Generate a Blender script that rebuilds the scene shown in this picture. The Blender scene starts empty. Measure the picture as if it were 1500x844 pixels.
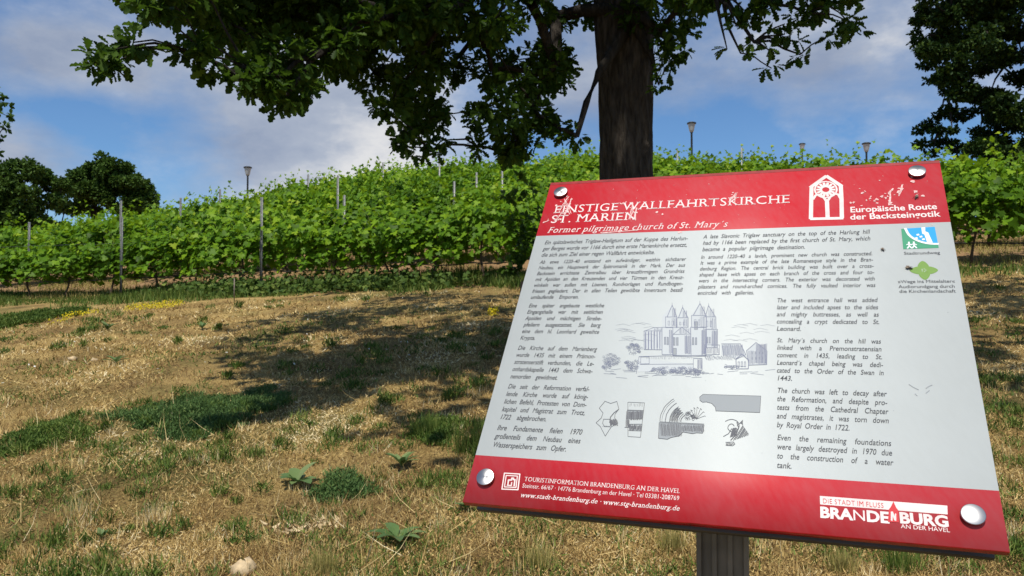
import bpy, math, random
import numpy as np
from mathutils import Vector
from math import radians as R, sin, cos, pi
rng = np.random.default_rng(7); random.seed(7)
sc = bpy.context.scene
C = sc.collection

# ------------------------------------------------------------------ camera, world, sun, exposure
EYE = 1.4; FOC = 1150.0; PIT = math.atan(32/FOC)
cam = bpy.data.objects.new('camera', bpy.data.cameras.new('camera')); C.objects.link(cam)
cam.location = (0, 0, EYE); cam.rotation_euler = (pi/2+PIT, 0, 0)
cam.data.sensor_width = 36; cam.data.lens = 36*FOC/1500
cam.data.clip_end = 5000; cam.data.clip_start = 0.02
cam.data.dof.use_dof = True; cam.data.dof.focus_distance = 1.3; cam.data.dof.aperture_fstop = 21
sc.camera = cam

SUN_EL = R(64); SAZ = (-0.225, -0.974)
sd = np.array([SAZ[0]*cos(SUN_EL), SAZ[1]*cos(SUN_EL), sin(SUN_EL)])
sun = bpy.data.objects.new('sun', bpy.data.lights.new('sun', 'SUN')); C.objects.link(sun)
sun.data.energy = 4.6; sun.data.angle = R(0.53); sun.data.color = (1, 0.93, 0.82)

sun.rotation_euler = Vector(sd).to_track_quat('Z', 'Y').to_euler()

world = bpy.data.worlds.new('World'); sc.world = world; world.use_nodes = True
nt = world.node_tree; nt.nodes.clear()
def N(t, typ, **kw):
    n = t.nodes.new(typ)
    for k, v in kw.items():
        if k[0] == 'i' and k[1:].isdigit(): n.inputs[int(k[1:])].default_value = v
        else: setattr(n, k, v)
    return n
def ramp(t, stops, interp='LINEAR'):
    n = t.nodes.new('ShaderNodeValToRGB'); e = n.color_ramp; e.interpolation = interp
    while len(e.elements) < len(stops): e.elements.new(0.5)
    for el, (p, c) in zip(e.elements, stops):
        el.position = p; el.color = (*c, 1) if len(c) == 3 else c
    return n
sky = N(nt, 'ShaderNodeTexSky', sky_type='NISHITA', sun_disc=False, sun_elevation=SUN_EL,
        sun_rotation=math.atan2(SAZ[0], SAZ[1]) % (2*pi), air_density=1.0, dust_density=0.3, ozone_density=3.0)
tc = N(nt, 'ShaderNodeTexCoord')
def fbm(scale, loc, zs, det, rough=0.5):
    mp_ = N(nt, 'ShaderNodeMapping'); mp_.inputs['Location'].default_value = loc; mp_.inputs['Scale'].default_value = (1, 1, zs)
    n_ = N(nt, 'ShaderNodeTexNoise'); n_.inputs['Scale'].default_value = scale; n_.inputs['Detail'].default_value = det; n_.inputs['Roughness'].default_value = rough
    nt.links.new(tc.outputs['Generated'], mp_.inputs[0]); nt.links.new(mp_.outputs[0], n_.inputs['Vector']); return n_
def cloud_bank(prev, dirv, rad, amount):
    # a cloud bank round a compass direction and height: thickens the noise there
    v_ = N(nt, 'ShaderNodeVectorMath', operation='SUBTRACT'); v_.inputs[1].default_value = dirv; nt.links.new(tc.outputs['Generated'], v_.inputs[0])
    sc_ = N(nt, 'ShaderNodeVectorMath', operation='MULTIPLY'); sc_.inputs[1].default_value = (1, 1, 1.9); nt.links.new(v_.outputs[0], sc_.inputs[0])
    l_ = N(nt, 'ShaderNodeVectorMath', operation='LENGTH'); nt.links.new(sc_.outputs[0], l_.inputs[0])
    r_ = N(nt, 'ShaderNodeMapRange', interpolation_type='SMOOTHSTEP'); r_.inputs[1].default_value = rad; r_.inputs[2].default_value = 0.0; r_.inputs[3].default_value = 0; r_.inputs[4].default_value = amount
    nt.links.new(l_.outputs['Value'], r_.inputs[0])
    a_ = N(nt, 'ShaderNodeMath', operation='ADD'); nt.links.new(prev.outputs[0], a_.inputs[0]); nt.links.new(r_.outputs[0], a_.inputs[1]); return a_
def skydir(px, py):
    x, y = (px-750)/FOC, -(py-422)/FOC
    v_ = Vector((x, cos(PIT)-y*sin(PIT), sin(PIT)+y*cos(PIT))); return tuple(v_.normalized())
dens = fbm(3.4, (0.4, 1.7, 0.2), 1.9, 10, 0.6)
for px, py, rad, am in ((95, 80, .14, .34), (15, 215, .11, .34), (430, 110, .34, .18), (560, 165, .26, .18), (420, 250, .2, .12), (1130, 70, .22, .20), (830, 130, .14, .16), (60, 10, .2, -.04), (180, 190, .16, -.06), (1240, 30, .2, .1), (250, 290, .25, -.02), (1050, 190, .3, -.05), (1230, 190, .3, -.05)):
    dens = cloud_bank(dens, skydir(px, py), rad, am)
cm = ramp(nt, [(0.46, (0.02,)*3), (0.58, (0.40,)*3), (0.74, (0.97,)*3)]); nt.links.new(dens.outputs[0], cm.inputs[0])
n2 = fbm(4.2, (2.3, 0.4, 3.1), 2.0, 9, 0.58)
cc = ramp(nt, [(0.36, (2.9, 3.5, 4.8)), (0.50, (4.3, 4.8, 5.8)), (0.62, (7.6, 7.6, 7.7))]); nt.links.new(n2.outputs[0], cc.inputs[0])
tint_ = N(nt, 'ShaderNodeMix', data_type='RGBA', blend_type='MULTIPLY'); tint_.inputs[0].default_value = 1; tint_.inputs[7].default_value = (0.68, 0.93, 1.16, 1)
nt.links.new(sky.outputs[0], tint_.inputs[6])
mx = N(nt, 'ShaderNodeMix', data_type='RGBA'); nt.links.new(cm.outputs[0], mx.inputs[0])
nt.links.new(tint_.outputs[2], mx.inputs[6]); nt.links.new(cc.outputs[0], mx.inputs[7])
bg = N(nt, 'ShaderNodeBackground'); bg.inputs[1].default_value = 0.092
nt.links.new(mx.outputs[2], bg.inputs[0])
wo = N(nt, 'ShaderNodeOutputWorld'); nt.links.new(bg.outputs[0], wo.inputs[0])
vs = sc.view_settings; vs.view_transform = 'Standard'; vs.look = 'None'; vs.exposure = 0.12; vs.gamma = 1; vs.use_curve_mapping = False
sc.cycles.max_bounces = 6; sc.cycles.transparent_max_bounces = 4; sc.cycles.use_denoising = True

# ------------------------------------------------------------------ helpers
def tag(o, label=None, cat=None, group=None, kind=None):
    if label: o['label'] = label
    if cat: o['category'] = cat
    if group: o['group'] = group
    if kind: o['kind'] = kind
    return o
def empty(name, loc, label=None, cat=None, group=None):
    o = bpy.data.objects.new(name, None); C.objects.link(o); o.location = loc; o.empty_display_size = 0.1
    return tag(o, label, cat, group)
WL = {}
def wloc(o):
    p = np.zeros(3)
    while o is not None: p = p + np.array(o.location); o = o.parent
    return p
def mk(name, V, F, mat, parent=None, tint=None, smooth=False, midx=None):
    """one mesh object from world-space vertices; F = list of index tuples, or (loops, starts) arrays"""
    V = np.asarray(V, float).reshape(-1, 3)
    if parent is not None: V = V - wloc(parent)
    me = bpy.data.meshes.new(name)
    if isinstance(F, tuple): L, S = F
    else:
        S = np.cumsum([0]+[len(f) for f in F])[:-1]; L = np.concatenate([np.asarray(f) for f in F])
    me.vertices.add(len(V)); me.vertices.foreach_set('co', V.astype(np.float32).ravel())
    me.loops.add(len(L)); me.loops.foreach_set('vertex_index', np.asarray(L, np.int32))
    me.polygons.add(len(S)); me.polygons.foreach_set('loop_start', np.asarray(S, np.int32))
    if smooth: me.polygons.foreach_set('use_smooth', np.ones(len(S), bool))
    mats = mat if isinstance(mat, (list, tuple)) else [mat]
    for m in mats: me.materials.append(m)
    if midx is not None: me.polygons.foreach_set('material_index', np.asarray(midx, np.int32))
    if tint is not None:
        a = me.attributes.new('tint', 'FLOAT', 'POINT'); a.data.foreach_set('value', np.asarray(tint, np.float32))
    me.update(calc_edges=True)
    o = bpy.data.objects.new(name, me); C.objects.link(o)
    if parent is not None: o.parent = parent
    return o
class MB:
    def __init__(s): s.V = []; s.F = []
    def add(s, V, F):
        n = len(s.V); s.V += [tuple(v) for v in V]; s.F += [tuple(i+n for i in f) for f in F]
    def tube(s, pts, rad, k=8, cap=True):
        pts = np.asarray(pts, float); m = len(pts); rad = np.broadcast_to(rad, (m,))
        n0 = len(s.V); ref = np.array([0.31, 0.17, 0.93])
        for i in range(m):
            t = pts[min(i+1, m-1)]-pts[max(i-1, 0)]; t = t/(np.linalg.norm(t)+1e-9)
            a = np.cross(t, ref)
            if np.linalg.norm(a) < .15: a = np.cross(t, [1, 0, 0])
            a /= np.linalg.norm(a); b = np.cross(t, a)
            for j in range(k):
                q = 2*pi*j/k; s.V.append(tuple(pts[i]+rad[i]*(cos(q)*a+sin(q)*b)))
        for i in range(m-1):
            for j in range(k):
                s.F.append((n0+i*k+j, n0+i*k+(j+1) % k, n0+(i+1)*k+(j+1) % k, n0+(i+1)*k+j))
        if cap:
            s.F.append(tuple(n0+j for j in range(k))[::-1]); s.F.append(tuple(n0+(m-1)*k+j for j in range(k)))
    def lathe(s, c, prof, k=16, ax=None):
        ax = np.eye(3) if ax is None else ax; c = np.asarray(c, float)
        n0 = len(s.V)
        for (r, h) in prof:
            for j in range(k):
                q = 2*pi*j/k; s.V.append(tuple(c+r*cos(q)*ax[0]+r*sin(q)*ax[1]+h*ax[2]))
        for i in range(len(prof)-1):
            for j in range(k):
                s.F.append((n0+i*k+j, n0+i*k+(j+1) % k, n0+(i+1)*k+(j+1) % k, n0+(i+1)*k+j))
        s.F.append(tuple(n0+j for j in range(k))[::-1]); s.F.append(tuple(n0+(len(prof)-1)*k+j for j in range(k)))
    def box(s, c, h, ax=None):
        ax = np.eye(3) if ax is None else ax; c = np.asarray(c, float)
        P = [c+x*h[0]*ax[0]+y*h[1]*ax[1]+z*h[2]*ax[2] for z in (-1, 1) for y in (-1, 1) for x in (-1, 1)]
        s.add(P, [(0, 2, 3, 1), (4, 5, 7, 6), (0, 1, 5, 4), (2, 6, 7, 3), (0, 4, 6, 2), (1, 3, 7, 5)])
    def build(s, name, mat, parent=None, smooth=False): return mk(name, s.V, s.F, mat, parent, smooth=smooth)

def bevel(o, w=0.002, seg=2):
    m = o.modifiers.new('bevel', 'BEVEL'); m.width = w; m.segments = seg; m.limit_method = 'ANGLE'; m.angle_limit = R(35)
    return o
def scatter(T, TF, pos, B, scl, tintv=None):
    """copies of a template (verts T, faces TF) at pos with basis B (n,3,3 rows = axes) and scale"""
    n = len(pos); T = np.asarray(T, float); L = len(T)
    V = np.einsum('lk,nkd->nld', T, B)*np.asarray(scl).reshape(n, 1, 1)+pos[:, None, :]
    fl = np.concatenate([np.asarray(f) for f in TF]); fs = np.cumsum([0]+[len(f) for f in TF])
    loops = (fl[None]+np.arange(n)[:, None]*L).ravel()
    starts = (fs[:-1][None]+np.arange(n)[:, None]*fs[-1]).ravel()
    t = None if tintv is None else np.repeat(tintv, L)
    return V.reshape(-1, 3), (loops, starts), t
def join_sc(parts):
    Vs, Ls, Ss, Ts = [], [], [], []; nv = nl = 0
    for V, (l, s), t in parts:
        Vs.append(V); Ls.append(l+nv); Ss.append(s+nl); Ts.append(t); nv += len(V); nl += len(l)
    return np.concatenate(Vs), (np.concatenate(Ls), np.concatenate(Ss)), np.concatenate(Ts)
def basis(dirv, nrm):
    """rows: x (across), y (along the leaf), z (leaf normal)"""
    y = dirv/np.linalg.norm(dirv, axis=1, keepdims=True)
    x = np.cross(y, nrm); x /= np.linalg.norm(x, axis=1, keepdims=True)+1e-9
    z = np.cross(x, y)
    return np.stack([x, y, z], 1)
def rdir(n): 
    v = rng.normal(size=(n, 3)); return v/np.linalg.norm(v, axis=1, keepdims=True)

# ------------------------------------------------------------------ materials
def newmat(name):
    m = bpy.data.materials.new(name); m.use_nodes = True; t = m.node_tree
    return m, t, t.nodes['Principled BSDF']
def plain(name, col, rough=0.5, metal=0.0, spec=0.5, var=0.0, scale=30, bump=0.0):
    m, t, b = newmat(name)
    b.inputs['Base Color'].default_value = (*col, 1); b.inputs['Roughness'].default_value = rough
    b.inputs['Metallic'].default_value = metal; b.inputs['Specular IOR Level'].default_value = spec
    if var or bump:
        n = N(t, 'ShaderNodeTexNoise'); n.inputs['Scale'].default_value = scale; n.inputs['Detail'].default_value = 6
        tcn = N(t, 'ShaderNodeTexCoord'); t.links.new(tcn.outputs['Object'], n.inputs['Vector'])
        if var:
            r = ramp(t, [(0.3, tuple(c*(1-var) for c in col)), (0.7, tuple(min(1, c*(1+var)) for c in col))])
            t.links.new(n.outputs[0], r.inputs[0]); t.links.new(r.outputs[0], b.inputs['Base Color'])
        if bump:
            bp = N(t, 'ShaderNodeBump'); bp.inputs['Strength'].default_value = bump; bp.inputs['Distance'].default_value = 0.01
            t.links.new(n.outputs[0], bp.inputs['Height']); t.links.new(bp.outputs[0], b.inputs['Normal'])
    return m
def leafmat(name, stops, trans=0.3, tcol=None, rough=0.5, spec=0.3):
    m, t, b = newmat(name)
    a = N(t, 'ShaderNodeAttribute', attribute_name='tint')
    r = ramp(t, stops)
    if name == 'vine_leaf':   # each plant has its own leaf tone
        oi = N(t, 'ShaderNodeObjectInfo'); mo = N(t, 'ShaderNodeMath', operation='MULTIPLY_ADD', i1=0.34, i2=-0.17)
        t.links.new(oi.outputs['Random'], mo.inputs[0]); so = N(t, 'ShaderNodeMath', operation='ADD', use_clamp=True)
        t.links.new(mo.outputs[0], so.inputs[0]); t.links.new(a.outputs['Fac'], so.inputs[1]); t.links.new(so.outputs[0], r.inputs[0])
    else: t.links.new(a.outputs['Fac'], r.inputs[0])
    t.links.new(r.outputs[0], b.inputs['Base Color'])
    b.inputs['Roughness'].default_value = rough; b.inputs['Specular IOR Level'].default_value = spec
    if trans:
        tr = N(t, 'ShaderNodeBsdfTranslucent'); ms = N(t, 'ShaderNodeMixShader'); ms.inputs[0].default_value = trans
        if tcol is None: t.links.new(r.outputs[0], tr.inputs[0])
        else:
            mxc = N(t, 'ShaderNodeMix', data_type='RGBA'); mxc.inputs[0].default_value = 0.6; mxc.inputs[7].default_value = (*tcol, 1)
            t.links.new(r.outputs[0], mxc.inputs[6]); t.links.new(mxc.outputs[2], tr.inputs[0])
        t.links.new(b.outputs[0], ms.inputs[1]); t.links.new(tr.outputs[0], ms.inputs[2])
        t.links.new(ms.outputs[0], t.nodes['Material Output'].inputs[0])
    return m
M = {}
M['oak'] = leafmat('oak_leaf', [(0, (0.018, 0.042, 0.007)), (0.6, (0.042, 0.088, 0.012)), (1, (0.085, 0.145, 0.02))], 0.34, (0.11, 0.22, 0.015), 0.55, 0.12)
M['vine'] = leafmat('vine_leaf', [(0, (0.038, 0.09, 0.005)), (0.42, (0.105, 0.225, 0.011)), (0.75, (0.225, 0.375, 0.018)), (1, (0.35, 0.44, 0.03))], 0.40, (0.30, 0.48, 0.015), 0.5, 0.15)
M['fartree'] = leafmat('far_tree_leaf', [(0, (0.025, 0.06, 0.010)), (1, (0.095, 0.17, 0.028))], 0.28, None, 0.6, 0.15)
M['rtree'] = leafmat('right_tree_leaf', [(0, (0.014, 0.034, 0.009)), (0.7, (0.032, 0.068, 0.014)), (1, (0.085, 0.135, 0.02))], 0.2, None, 0.6, 0.15)
M['dry'] = leafmat('dry_grass', [(0, (0.14, 0.085, 0.037)), (0.3, (0.36, 0.235, 0.09)), (0.65, (0.59, 0.435, 0.17)), (0.9, (0.74, 0.59, 0.29)), (1, (0.82, 0.71, 0.45))], 0.15, None, 0.8, 0.15)
M['green'] = leafmat('meadow_green', [(0, (0.035, 0.075, 0.012)), (0.5, (0.085, 0.145, 0.024)), (0.85, (0.17, 0.22, 0.04)), (1, (0.3, 0.32, 0.1))], 0.25, None, 0.65, 0.2)
M['yarrow'] = leafmat('feathery_green', [(0, (0.045, 0.095, 0.026)), (0.6, (0.085, 0.155, 0.042)), (1, (0.19, 0.25, 0.07))], 0.2, None, 0.7, 0.2)
M['weed'] = leafmat('weed_leaf', [(0, (0.06, 0.12, 0.035)), (0.6, (0.11, 0.19, 0.06)), (1, (0.22, 0.28, 0.11))], 0.25, None, 0.5, 0.35)
M['yflower'] = leafmat('yellow_flower', [(0, (0.45, 0.36, 0.01)), (1, (0.75, 0.62, 0.02))], 0.2, None, 0.7, 0.2)
M['wflower'] = leafmat('white_flower', [(0, (0.5, 0.5, 0.42)), (1, (0.8, 0.8, 0.75))], 0.2, None, 0.8, 0.2)
M['ytuft'] = leafmat('yellow_green_grass', [(0, (0.12, 0.13, 0.03)), (.5, (0.30, 0.27, 0.08)), (1, (0.55, 0.45, 0.18))], .25, None, .7, .2)
M['vwood'] = plain('vine_wood', (0.07, 0.045, 0.03), 0.9, var=0.4, scale=60, bump=0.5)
M['cane'] = plain('vine_cane', (0.13, 0.14, 0.04), 0.7, var=0.3)
M['galv'] = plain('galvanised_steel', (0.19, 0.20, 0.205), 0.5, 0.55, var=0.25, scale=18)
M['hose'] = plain('black_hose', (0.018, 0.017, 0.016), 0.6)
M['wire'] = plain('steel_wire', (0.25, 0.25, 0.25), 0.5, 0.7)
M['steel'] = plain('brushed_steel', (0.70, 0.70, 0.70), 0.28, 1.0)
M['lampblack'] = plain('dark_lamp_metal', (0.03, 0.035, 0.04), 0.5, 0.3)
M['lampglass'] = plain('milky_lamp_glass', (0.5, 0.53, 0.55), 0.25)
M['postbrown'] = plain('weathered_post', (0.19, 0.16, 0.125), 0.6, 0.1, var=0.3, scale=14)
M['tray'] = plain('metal_tray', (0.10, 0.09, 0.085), 0.5, 0.6, var=0.25, scale=9)
M['ink'] = plain('grey_print_ink', (0.055, 0.06, 0.07), 0.6, spec=0.2)
M['inkblue'] = plain('blue_grey_engraving_ink', (0.17, 0.19, 0.26), 0.6, spec=0.2)
M['inkgrey'] = plain('grey_engraving_ink', (0.10, 0.105, 0.12), 0.6, spec=0.2)
M['tone'] = plain('light_engraving_tone', (0.44, 0.475, 0.49), 0.6, spec=0.2)
M['tone2'] = plain('mid_engraving_tone', (0.27, 0.295, 0.31), 0.6, spec=0.2)
M['wink'] = plain('white_print_ink', (0.70, 0.60, 0.58), 0.6, spec=0.2, var=0.12, scale=40)
M['scuff'] = plain('scuffed_paint', (0.66, 0.42, 0.40), 0.8, var=0.4, scale=300)
M['lgreen'] = plain('trail_green', (0.05, 0.27, 0.15), 0.6, spec=0.2)
M['lblue'] = plain('trail_blue', (0.02, 0.30, 0.62), 0.6, spec=0.2)
M['lwhite'] = plain('trail_white', (0.66, 0.7, 0.72), 0.6, spec=0.2)
M['lleaf'] = plain('clover_green', (0.15, 0.27, 0.06), 0.6, spec=0.2)
M['bug'] = plain('dead_insect', (0.03, 0.022, 0.018), 0.5, var=0.4, scale=400)
M['bugwing'] = plain('insect_wing', (0.22, 0.17, 0.12), 0.5)
M['stone'] = plain('pale_stone', (0.48, 0.37, 0.22), 0.9, var=0.3, scale=25, bump=0.6)
M['chip'] = leafmat('wood_chip', [(0, (0.30, 0.20, 0.10)), (1, (0.66, 0.54, 0.33))], 0.0, None, 0.9, 0.1)

def bark(name, c0, c1, sx=22):
    m, t, b = newmat(name)
    tcn = N(t, 'ShaderNodeTexCoord'); mpn = N(t, 'ShaderNodeMapping'); mpn.inputs['Scale'].default_value = (sx, sx, sx*0.22)
    t.links.new(tcn.outputs['Object'], mpn.inputs[0])
    v = N(t, 'ShaderNodeTexVoronoi', feature='DISTANCE_TO_EDGE'); v.inputs['Scale'].default_value = 1.0
    nz = N(t, 'ShaderNodeTexNoise'); nz.inputs['Scale'].default_value = 1.6; nz.inputs['Detail'].default_value = 8; nz.inputs['Roughness'].default_value = 0.65
    t.links.new(mpn.outputs[0], nz.inputs['Vector'])
    mm = N(t, 'ShaderNodeMix', data_type='VECTOR'); mm.inputs[0].default_value = 0.35
    t.links.new(mpn.outputs[0], mm.inputs[4]); t.links.new(nz.outputs[1], mm.inputs[5]); t.links.new(mm.outputs[1], v.inputs['Vector'])
    mu = N(t, 'ShaderNodeMath', operation='MULTIPLY_ADD', i1=0.8); t.links.new(v.outputs[0], mu.inputs[0]); t.links.new(nz.outputs[0], mu.inputs[2])
    r = ramp(t, [(0.3, c0), (0.95, c1)]); t.links.new(mu.outputs[0], r.inputs[0]); t.links.new(r.outputs[0], b.inputs['Base Color'])
    bp = N(t, 'ShaderNodeBump'); bp.inputs['Strength'].default_value = 1.0; bp.inputs['Distance'].default_value = 0.06
    t.links.new(mu.outputs[0], bp.inputs['Height']); t.links.new(bp.outputs[0], b.inputs['Normal'])
    b.inputs['Roughness'].default_value = 0.9; b.inputs['Specular IOR Level'].default_value = 0.2
    return m
M['bark'] = bark('oak_bark', (0.016, 0.013, 0.011), (0.125, 0.105, 0.085))
M['bark2'] = bark('dark_bark', (0.02, 0.017, 0.014), (0.07, 0.06, 0.05))

def panelmat(name, col, dirty, rough=0.5):
    """aged acrylic over a print: slightly worn gloss, faint scratches, uneven fading"""
    m, t, b = newmat(name)
    tcn = N(t, 'ShaderNodeTexCoord')
    n1 = N(t, 'ShaderNodeTexNoise'); n1.inputs['Scale'].default_value = 5; n1.inputs['Detail'].default_value = 6
    n2 = N(t, 'ShaderNodeTexNoise'); n2.inputs['Scale'].default_value = 160; n2.inputs['Detail'].default_value = 4
    mpn = N(t, 'ShaderNodeMapping'); mpn.inputs['Scale'].default_value = (1, 1, 0.12)
    mpo = N(t, 'ShaderNodeMapping'); mpo.inputs['Location'].default_value = (3.37, 1.73, 5.19); mpo.inputs['Rotation'].default_value = (.5, .3, .8)
    t.links.new(tcn.outputs['Object'], mpo.inputs[0]); t.links.new(mpo.outputs[0], n1.inputs['Vector'])
    t.links.new(mpo.outputs[0], mpn.inputs[0]); t.links.new(mpn.outputs[0], n2.inputs['Vector'])
    r = ramp(t, [(0.25, dirty), (0.65, col)]); 
    ad = N(t, 'ShaderNodeMath', operation='MULTIPLY_ADD', i1=0.3); t.links.new(n2.outputs[0], ad.inputs[0]); 
    sb = N(t, 'ShaderNodeMath', operation='SUBTRACT', i1=0.15); t.links.new(n1.outputs[0], sb.inputs[0]); t.links.new(sb.outputs[0], ad.inputs[2])
    t.links.new(ad.outputs[0], r.inputs[0]); t.links.new(r.outputs[0], b.inputs['Base Color'])
    rr = N(t, 'ShaderNodeMapRange'); rr.inputs[1].default_value = 0.3; rr.inputs[2].default_value = 0.7; rr.inputs[3].default_value = rough*0.97; rr.inputs[4].default_value = rough*1.08
    t.links.new(n1.outputs[0], rr.inputs[0]); t.links.new(rr.outputs[0], b.inputs['Roughness'])
    b.inputs['Specular IOR Level'].default_value = 0.26
    return m
M['red'] = panelmat('red_print', (0.49, 0.016, 0.025), (0.47, 0.075, 0.085))
M['white'] = panelmat('white_print', (0.495, 0.53, 0.525), (0.455, 0.487, 0.48))
M['rededge'] = plain('red_acrylic_edge', (0.46, 0.012, 0.016), 0.25, var=0.3, scale=60)
M['redline'] = plain('dark_red_rim', (0.24, 0.010, 0.014), 0.5, spec=0.3, var=0.3, scale=50)
M['redink'] = plain('red_print_ink', (0.50, 0.03, 0.04), 0.6, spec=0.2)
M['whiteedge'] = plain('pale_acrylic_edge', (0.55, 0.50, 0.46), 0.3)

# ------------------------------------------------------------------ terrain
RX = [-80, -24.8, -17.3, -10.5, -5.5, 2.7, 11.4, 16.9, 60]
RZ = [1.0, 1.95, 3.45, 4.95, 5.95, 6.1, 5.15, 4.6, 4.0]
def wof(x, y): return y+0.245*x
def terr(x, y, bumps=True):
    x = np.asarray(x, float); y = np.asarray(y, float); w = wof(x, y)
    w = np.where(w < -20, -20, w)
    a = 0.12*np.minimum(w, 16.0)
    a = a+0.028*np.clip(x, -10, 10)*np.clip(w, 0, 16)/16
    t = np.clip((w-16)/16.5, 0, 1); t = t*(1.18-0.18*t)
    rz = np.interp(x, RX, RZ)
    z = a+(rz-a)*t
    z = z+np.clip(w-32.5, 0, 40)*0.045
    z = z-np.clip(w-72, 0, None)**1.0*0.03
    if bumps:
        near = np.exp(-((w-8)/14)**2)
        z = z+near*(0.018*np.sin(2.1*x+1.3*y)+0.014*np.sin(3.7*y-1.9*x+1)+0.009*np.sin(7.3*x+2.2)*np.sin(6.1*y+.5))
    return z
ax_x = np.concatenate([-np.geomspace(900, 16, 26), np.arange(-15.5, 16, 0.16), np.geomspace(16.2, 900, 26)])
ax_y = np.concatenate([-np.geomspace(500, 4, 14), np.arange(-3.5, 2, 0.5), np.arange(2, 17.5, 0.14), np.arange(17.5, 46, 0.6), np.geomspace(47, 1500, 24)])
gx, gy = np.meshgrid(ax_x, ax_y)
gz = terr(gx, gy)
nx, ny = len(ax_x), len(ax_y)
idx = np.arange(nx*ny).reshape(ny, nx)
quads = np.stack([idx[:-1, :-1], idx[:-1, 1:], idx[1:, 1:], idx[1:, :-1]], -1).reshape(-1, 4)
def groundmat():
    m, t, b = newmat('dry_meadow_soil')
    tcn = N(t, 'ShaderNodeTexCoord')
    def noise(s, d=6, r=0.6):
        n = N(t, 'ShaderNodeTexNoise'); n.inputs['Scale'].default_value = s; n.inputs['Detail'].default_value = d; n.inputs['Roughness'].default_value = r
        t.links.new(tcn.outputs['Object'], n.inputs['Vector']); return n
    a, f, g = noise(1.3), noise(45, 8, 0.75), noise(0.55, 5)
    straw = ramp(t, [(0.36, (0.07, 0.042, 0.022)), (0.47, (0.23, 0.155, 0.06)), (0.58, (0.43, 0.305, 0.115)), (0.70, (0.55, 0.41, 0.19))])
    mu = N(t, 'ShaderNodeMath', operation='MULTIPLY_ADD', i1=0.45); sb = N(t, 'ShaderNodeMath', operation='MULTIPLY', i1=0.58)
    t.links.new(a.outputs[0], mu.inputs[0]); t.links.new(f.outputs[0], sb.inputs[0]); t.links.new(sb.outputs[0], mu.inputs[2])
    t.links.new(mu.outputs[0], straw.inputs[0])
    grn = ramp(t, [(0.35, (0.05, 0.07, 0.02)), (0.65, (0.13, 0.14, 0.045))]); t.links.new(f.outputs[0], grn.inputs[0])
    gm = ramp(t, [(0.5, (0, 0, 0)), (0.66, (0.75,)*3)]); t.links.new(g.outputs[0], gm.inputs[0])
    mx1 = N(t, 'ShaderNodeMix', data_type='RGBA'); t.links.new(gm.outputs[0], mx1.inputs[0]); t.links.new(straw.outputs[0], mx1.inputs[6]); t.links.new(grn.outputs[0], mx1.inputs[7])
    soil = ramp(t, [(0.3, (0.19, 0.115, 0.06)), (0.7, (0.40, 0.26, 0.14))]); t.links.new(f.outputs[0], soil.inputs[0])
    dt = N(t, 'ShaderNodeVectorMath', operation='DOT_PRODUCT'); dt.inputs[1].default_value = (0.245, 1, 0); t.links.new(tcn.outputs['Object'], dt.inputs[0])
    mr = N(t, 'ShaderNodeMapRange'); mr.inputs[1].default_value = 15.6; mr.inputs[2].default_value = 16.3; t.links.new(dt.outputs['Value'], mr.inputs[0])
    mx2 = N(t, 'ShaderNodeMix', data_type='RGBA'); t.links.new(mr.outputs[0], mx2.inputs[0]); t.links.new(mx1.outputs[2], mx2.inputs[6]); t.links.new(soil.outputs[0], mx2.inputs[7])
    t.links.new(mx2.outputs[2], b.inputs['Base Color'])
    b.inputs['Roughness'].default_value = 0.95; b.inputs['Specular IOR Level'].default_value = 0.1
    bp = N(t, 'ShaderNodeBump'); bp.inputs['Strength'].default_value = 1.0; bp.inputs['Distance'].default_value = 0.03
    t.links.new(f.outputs[0], bp.inputs['Height']); t.links.new(bp.outputs[0], b.inputs['Normal'])
    return m
M['ground'] = groundmat()
ground = mk('ground', np.stack([gx, gy, gz], -1).reshape(-1, 3), (quads.ravel(), np.arange(len(quads))*4), M['ground'], smooth=True)
tag(ground, kind='structure')

def ray(px, py):
    x, y = (px-750)/FOC, -(py-422)/FOC
    return np.array([x, cos(PIT)-y*sin(PIT), sin(PIT)+y*cos(PIT)])
def P(px, py, d):
    """point seen at photo pixel px,py at forward distance d (metres)"""
    r = ray(px, py); return np.array([0, 0, EYE])+r/r[1]*d
def G(px, py):
    r = ray(px, py); r = r/r[1]; d = np.linspace(1.5, 40, 4000)
    h = EYE+r[2]*d-terr(r[0]*d, d); i = int(np.argmax(h < 0)); p = r*d[i]
    return np.array([p[0], p[1], float(terr(p[0], p[1]))])
def toph(X, Y, Z):
    """where a world point falls in the photo (used to keep unseen crown leaves out of open sky)"""
    q = np.array([X, Y, Z-EYE]); f = np.array([0, cos(PIT), sin(PIT)]); u = np.array([0, -sin(PIT), cos(PIT)])
    d = f@q
    return 750+FOC*q[0]/d, 422-FOC*(u@q)/d

# ------------------------------------------------------------------ information board
exec_board = True
S = 0.70
PU = np.array([0.93944, -0.34271, 0.0]); PU /= np.linalg.norm(PU)
PV = np.array([-0.2184, -0.59515, -0.77336]); PV -= PV@PU*PU; PV /= np.linalg.norm(PV)
PN = np.cross(PV, PU)
TL = np.array([0.0947437, 1.90363605, 0.30904402])*S/0.84+np.array([0, 0, EYE])
SRC = np.array([[807, 268], [1376, 235], [1479, 812], [676, 738]], float)
def homog():
    A = []; D = [(0, 0), (1, 0), (1, 1), (0, 1)]
    for (x, y), (u, v) in zip(SRC, D):
        A.append([x, y, 1, 0, 0, 0, -u*x, -u*y, -u]); A.append([0, 0, 0, x, y, 1, -v*x, -v*y, -v])
    return np.linalg.svd(np.array(A))[2][-1].reshape(3, 3)
HM = homog()
def ab(px, py):
    q = HM@np.array([px, py, 1.0]); return q[:2]/q[2]
def W(a, b, h=0.0): return TL+PU*(a*S)+PV*(b*S)+PN*h
AX = np.stack([PU, PV, PN])
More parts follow.
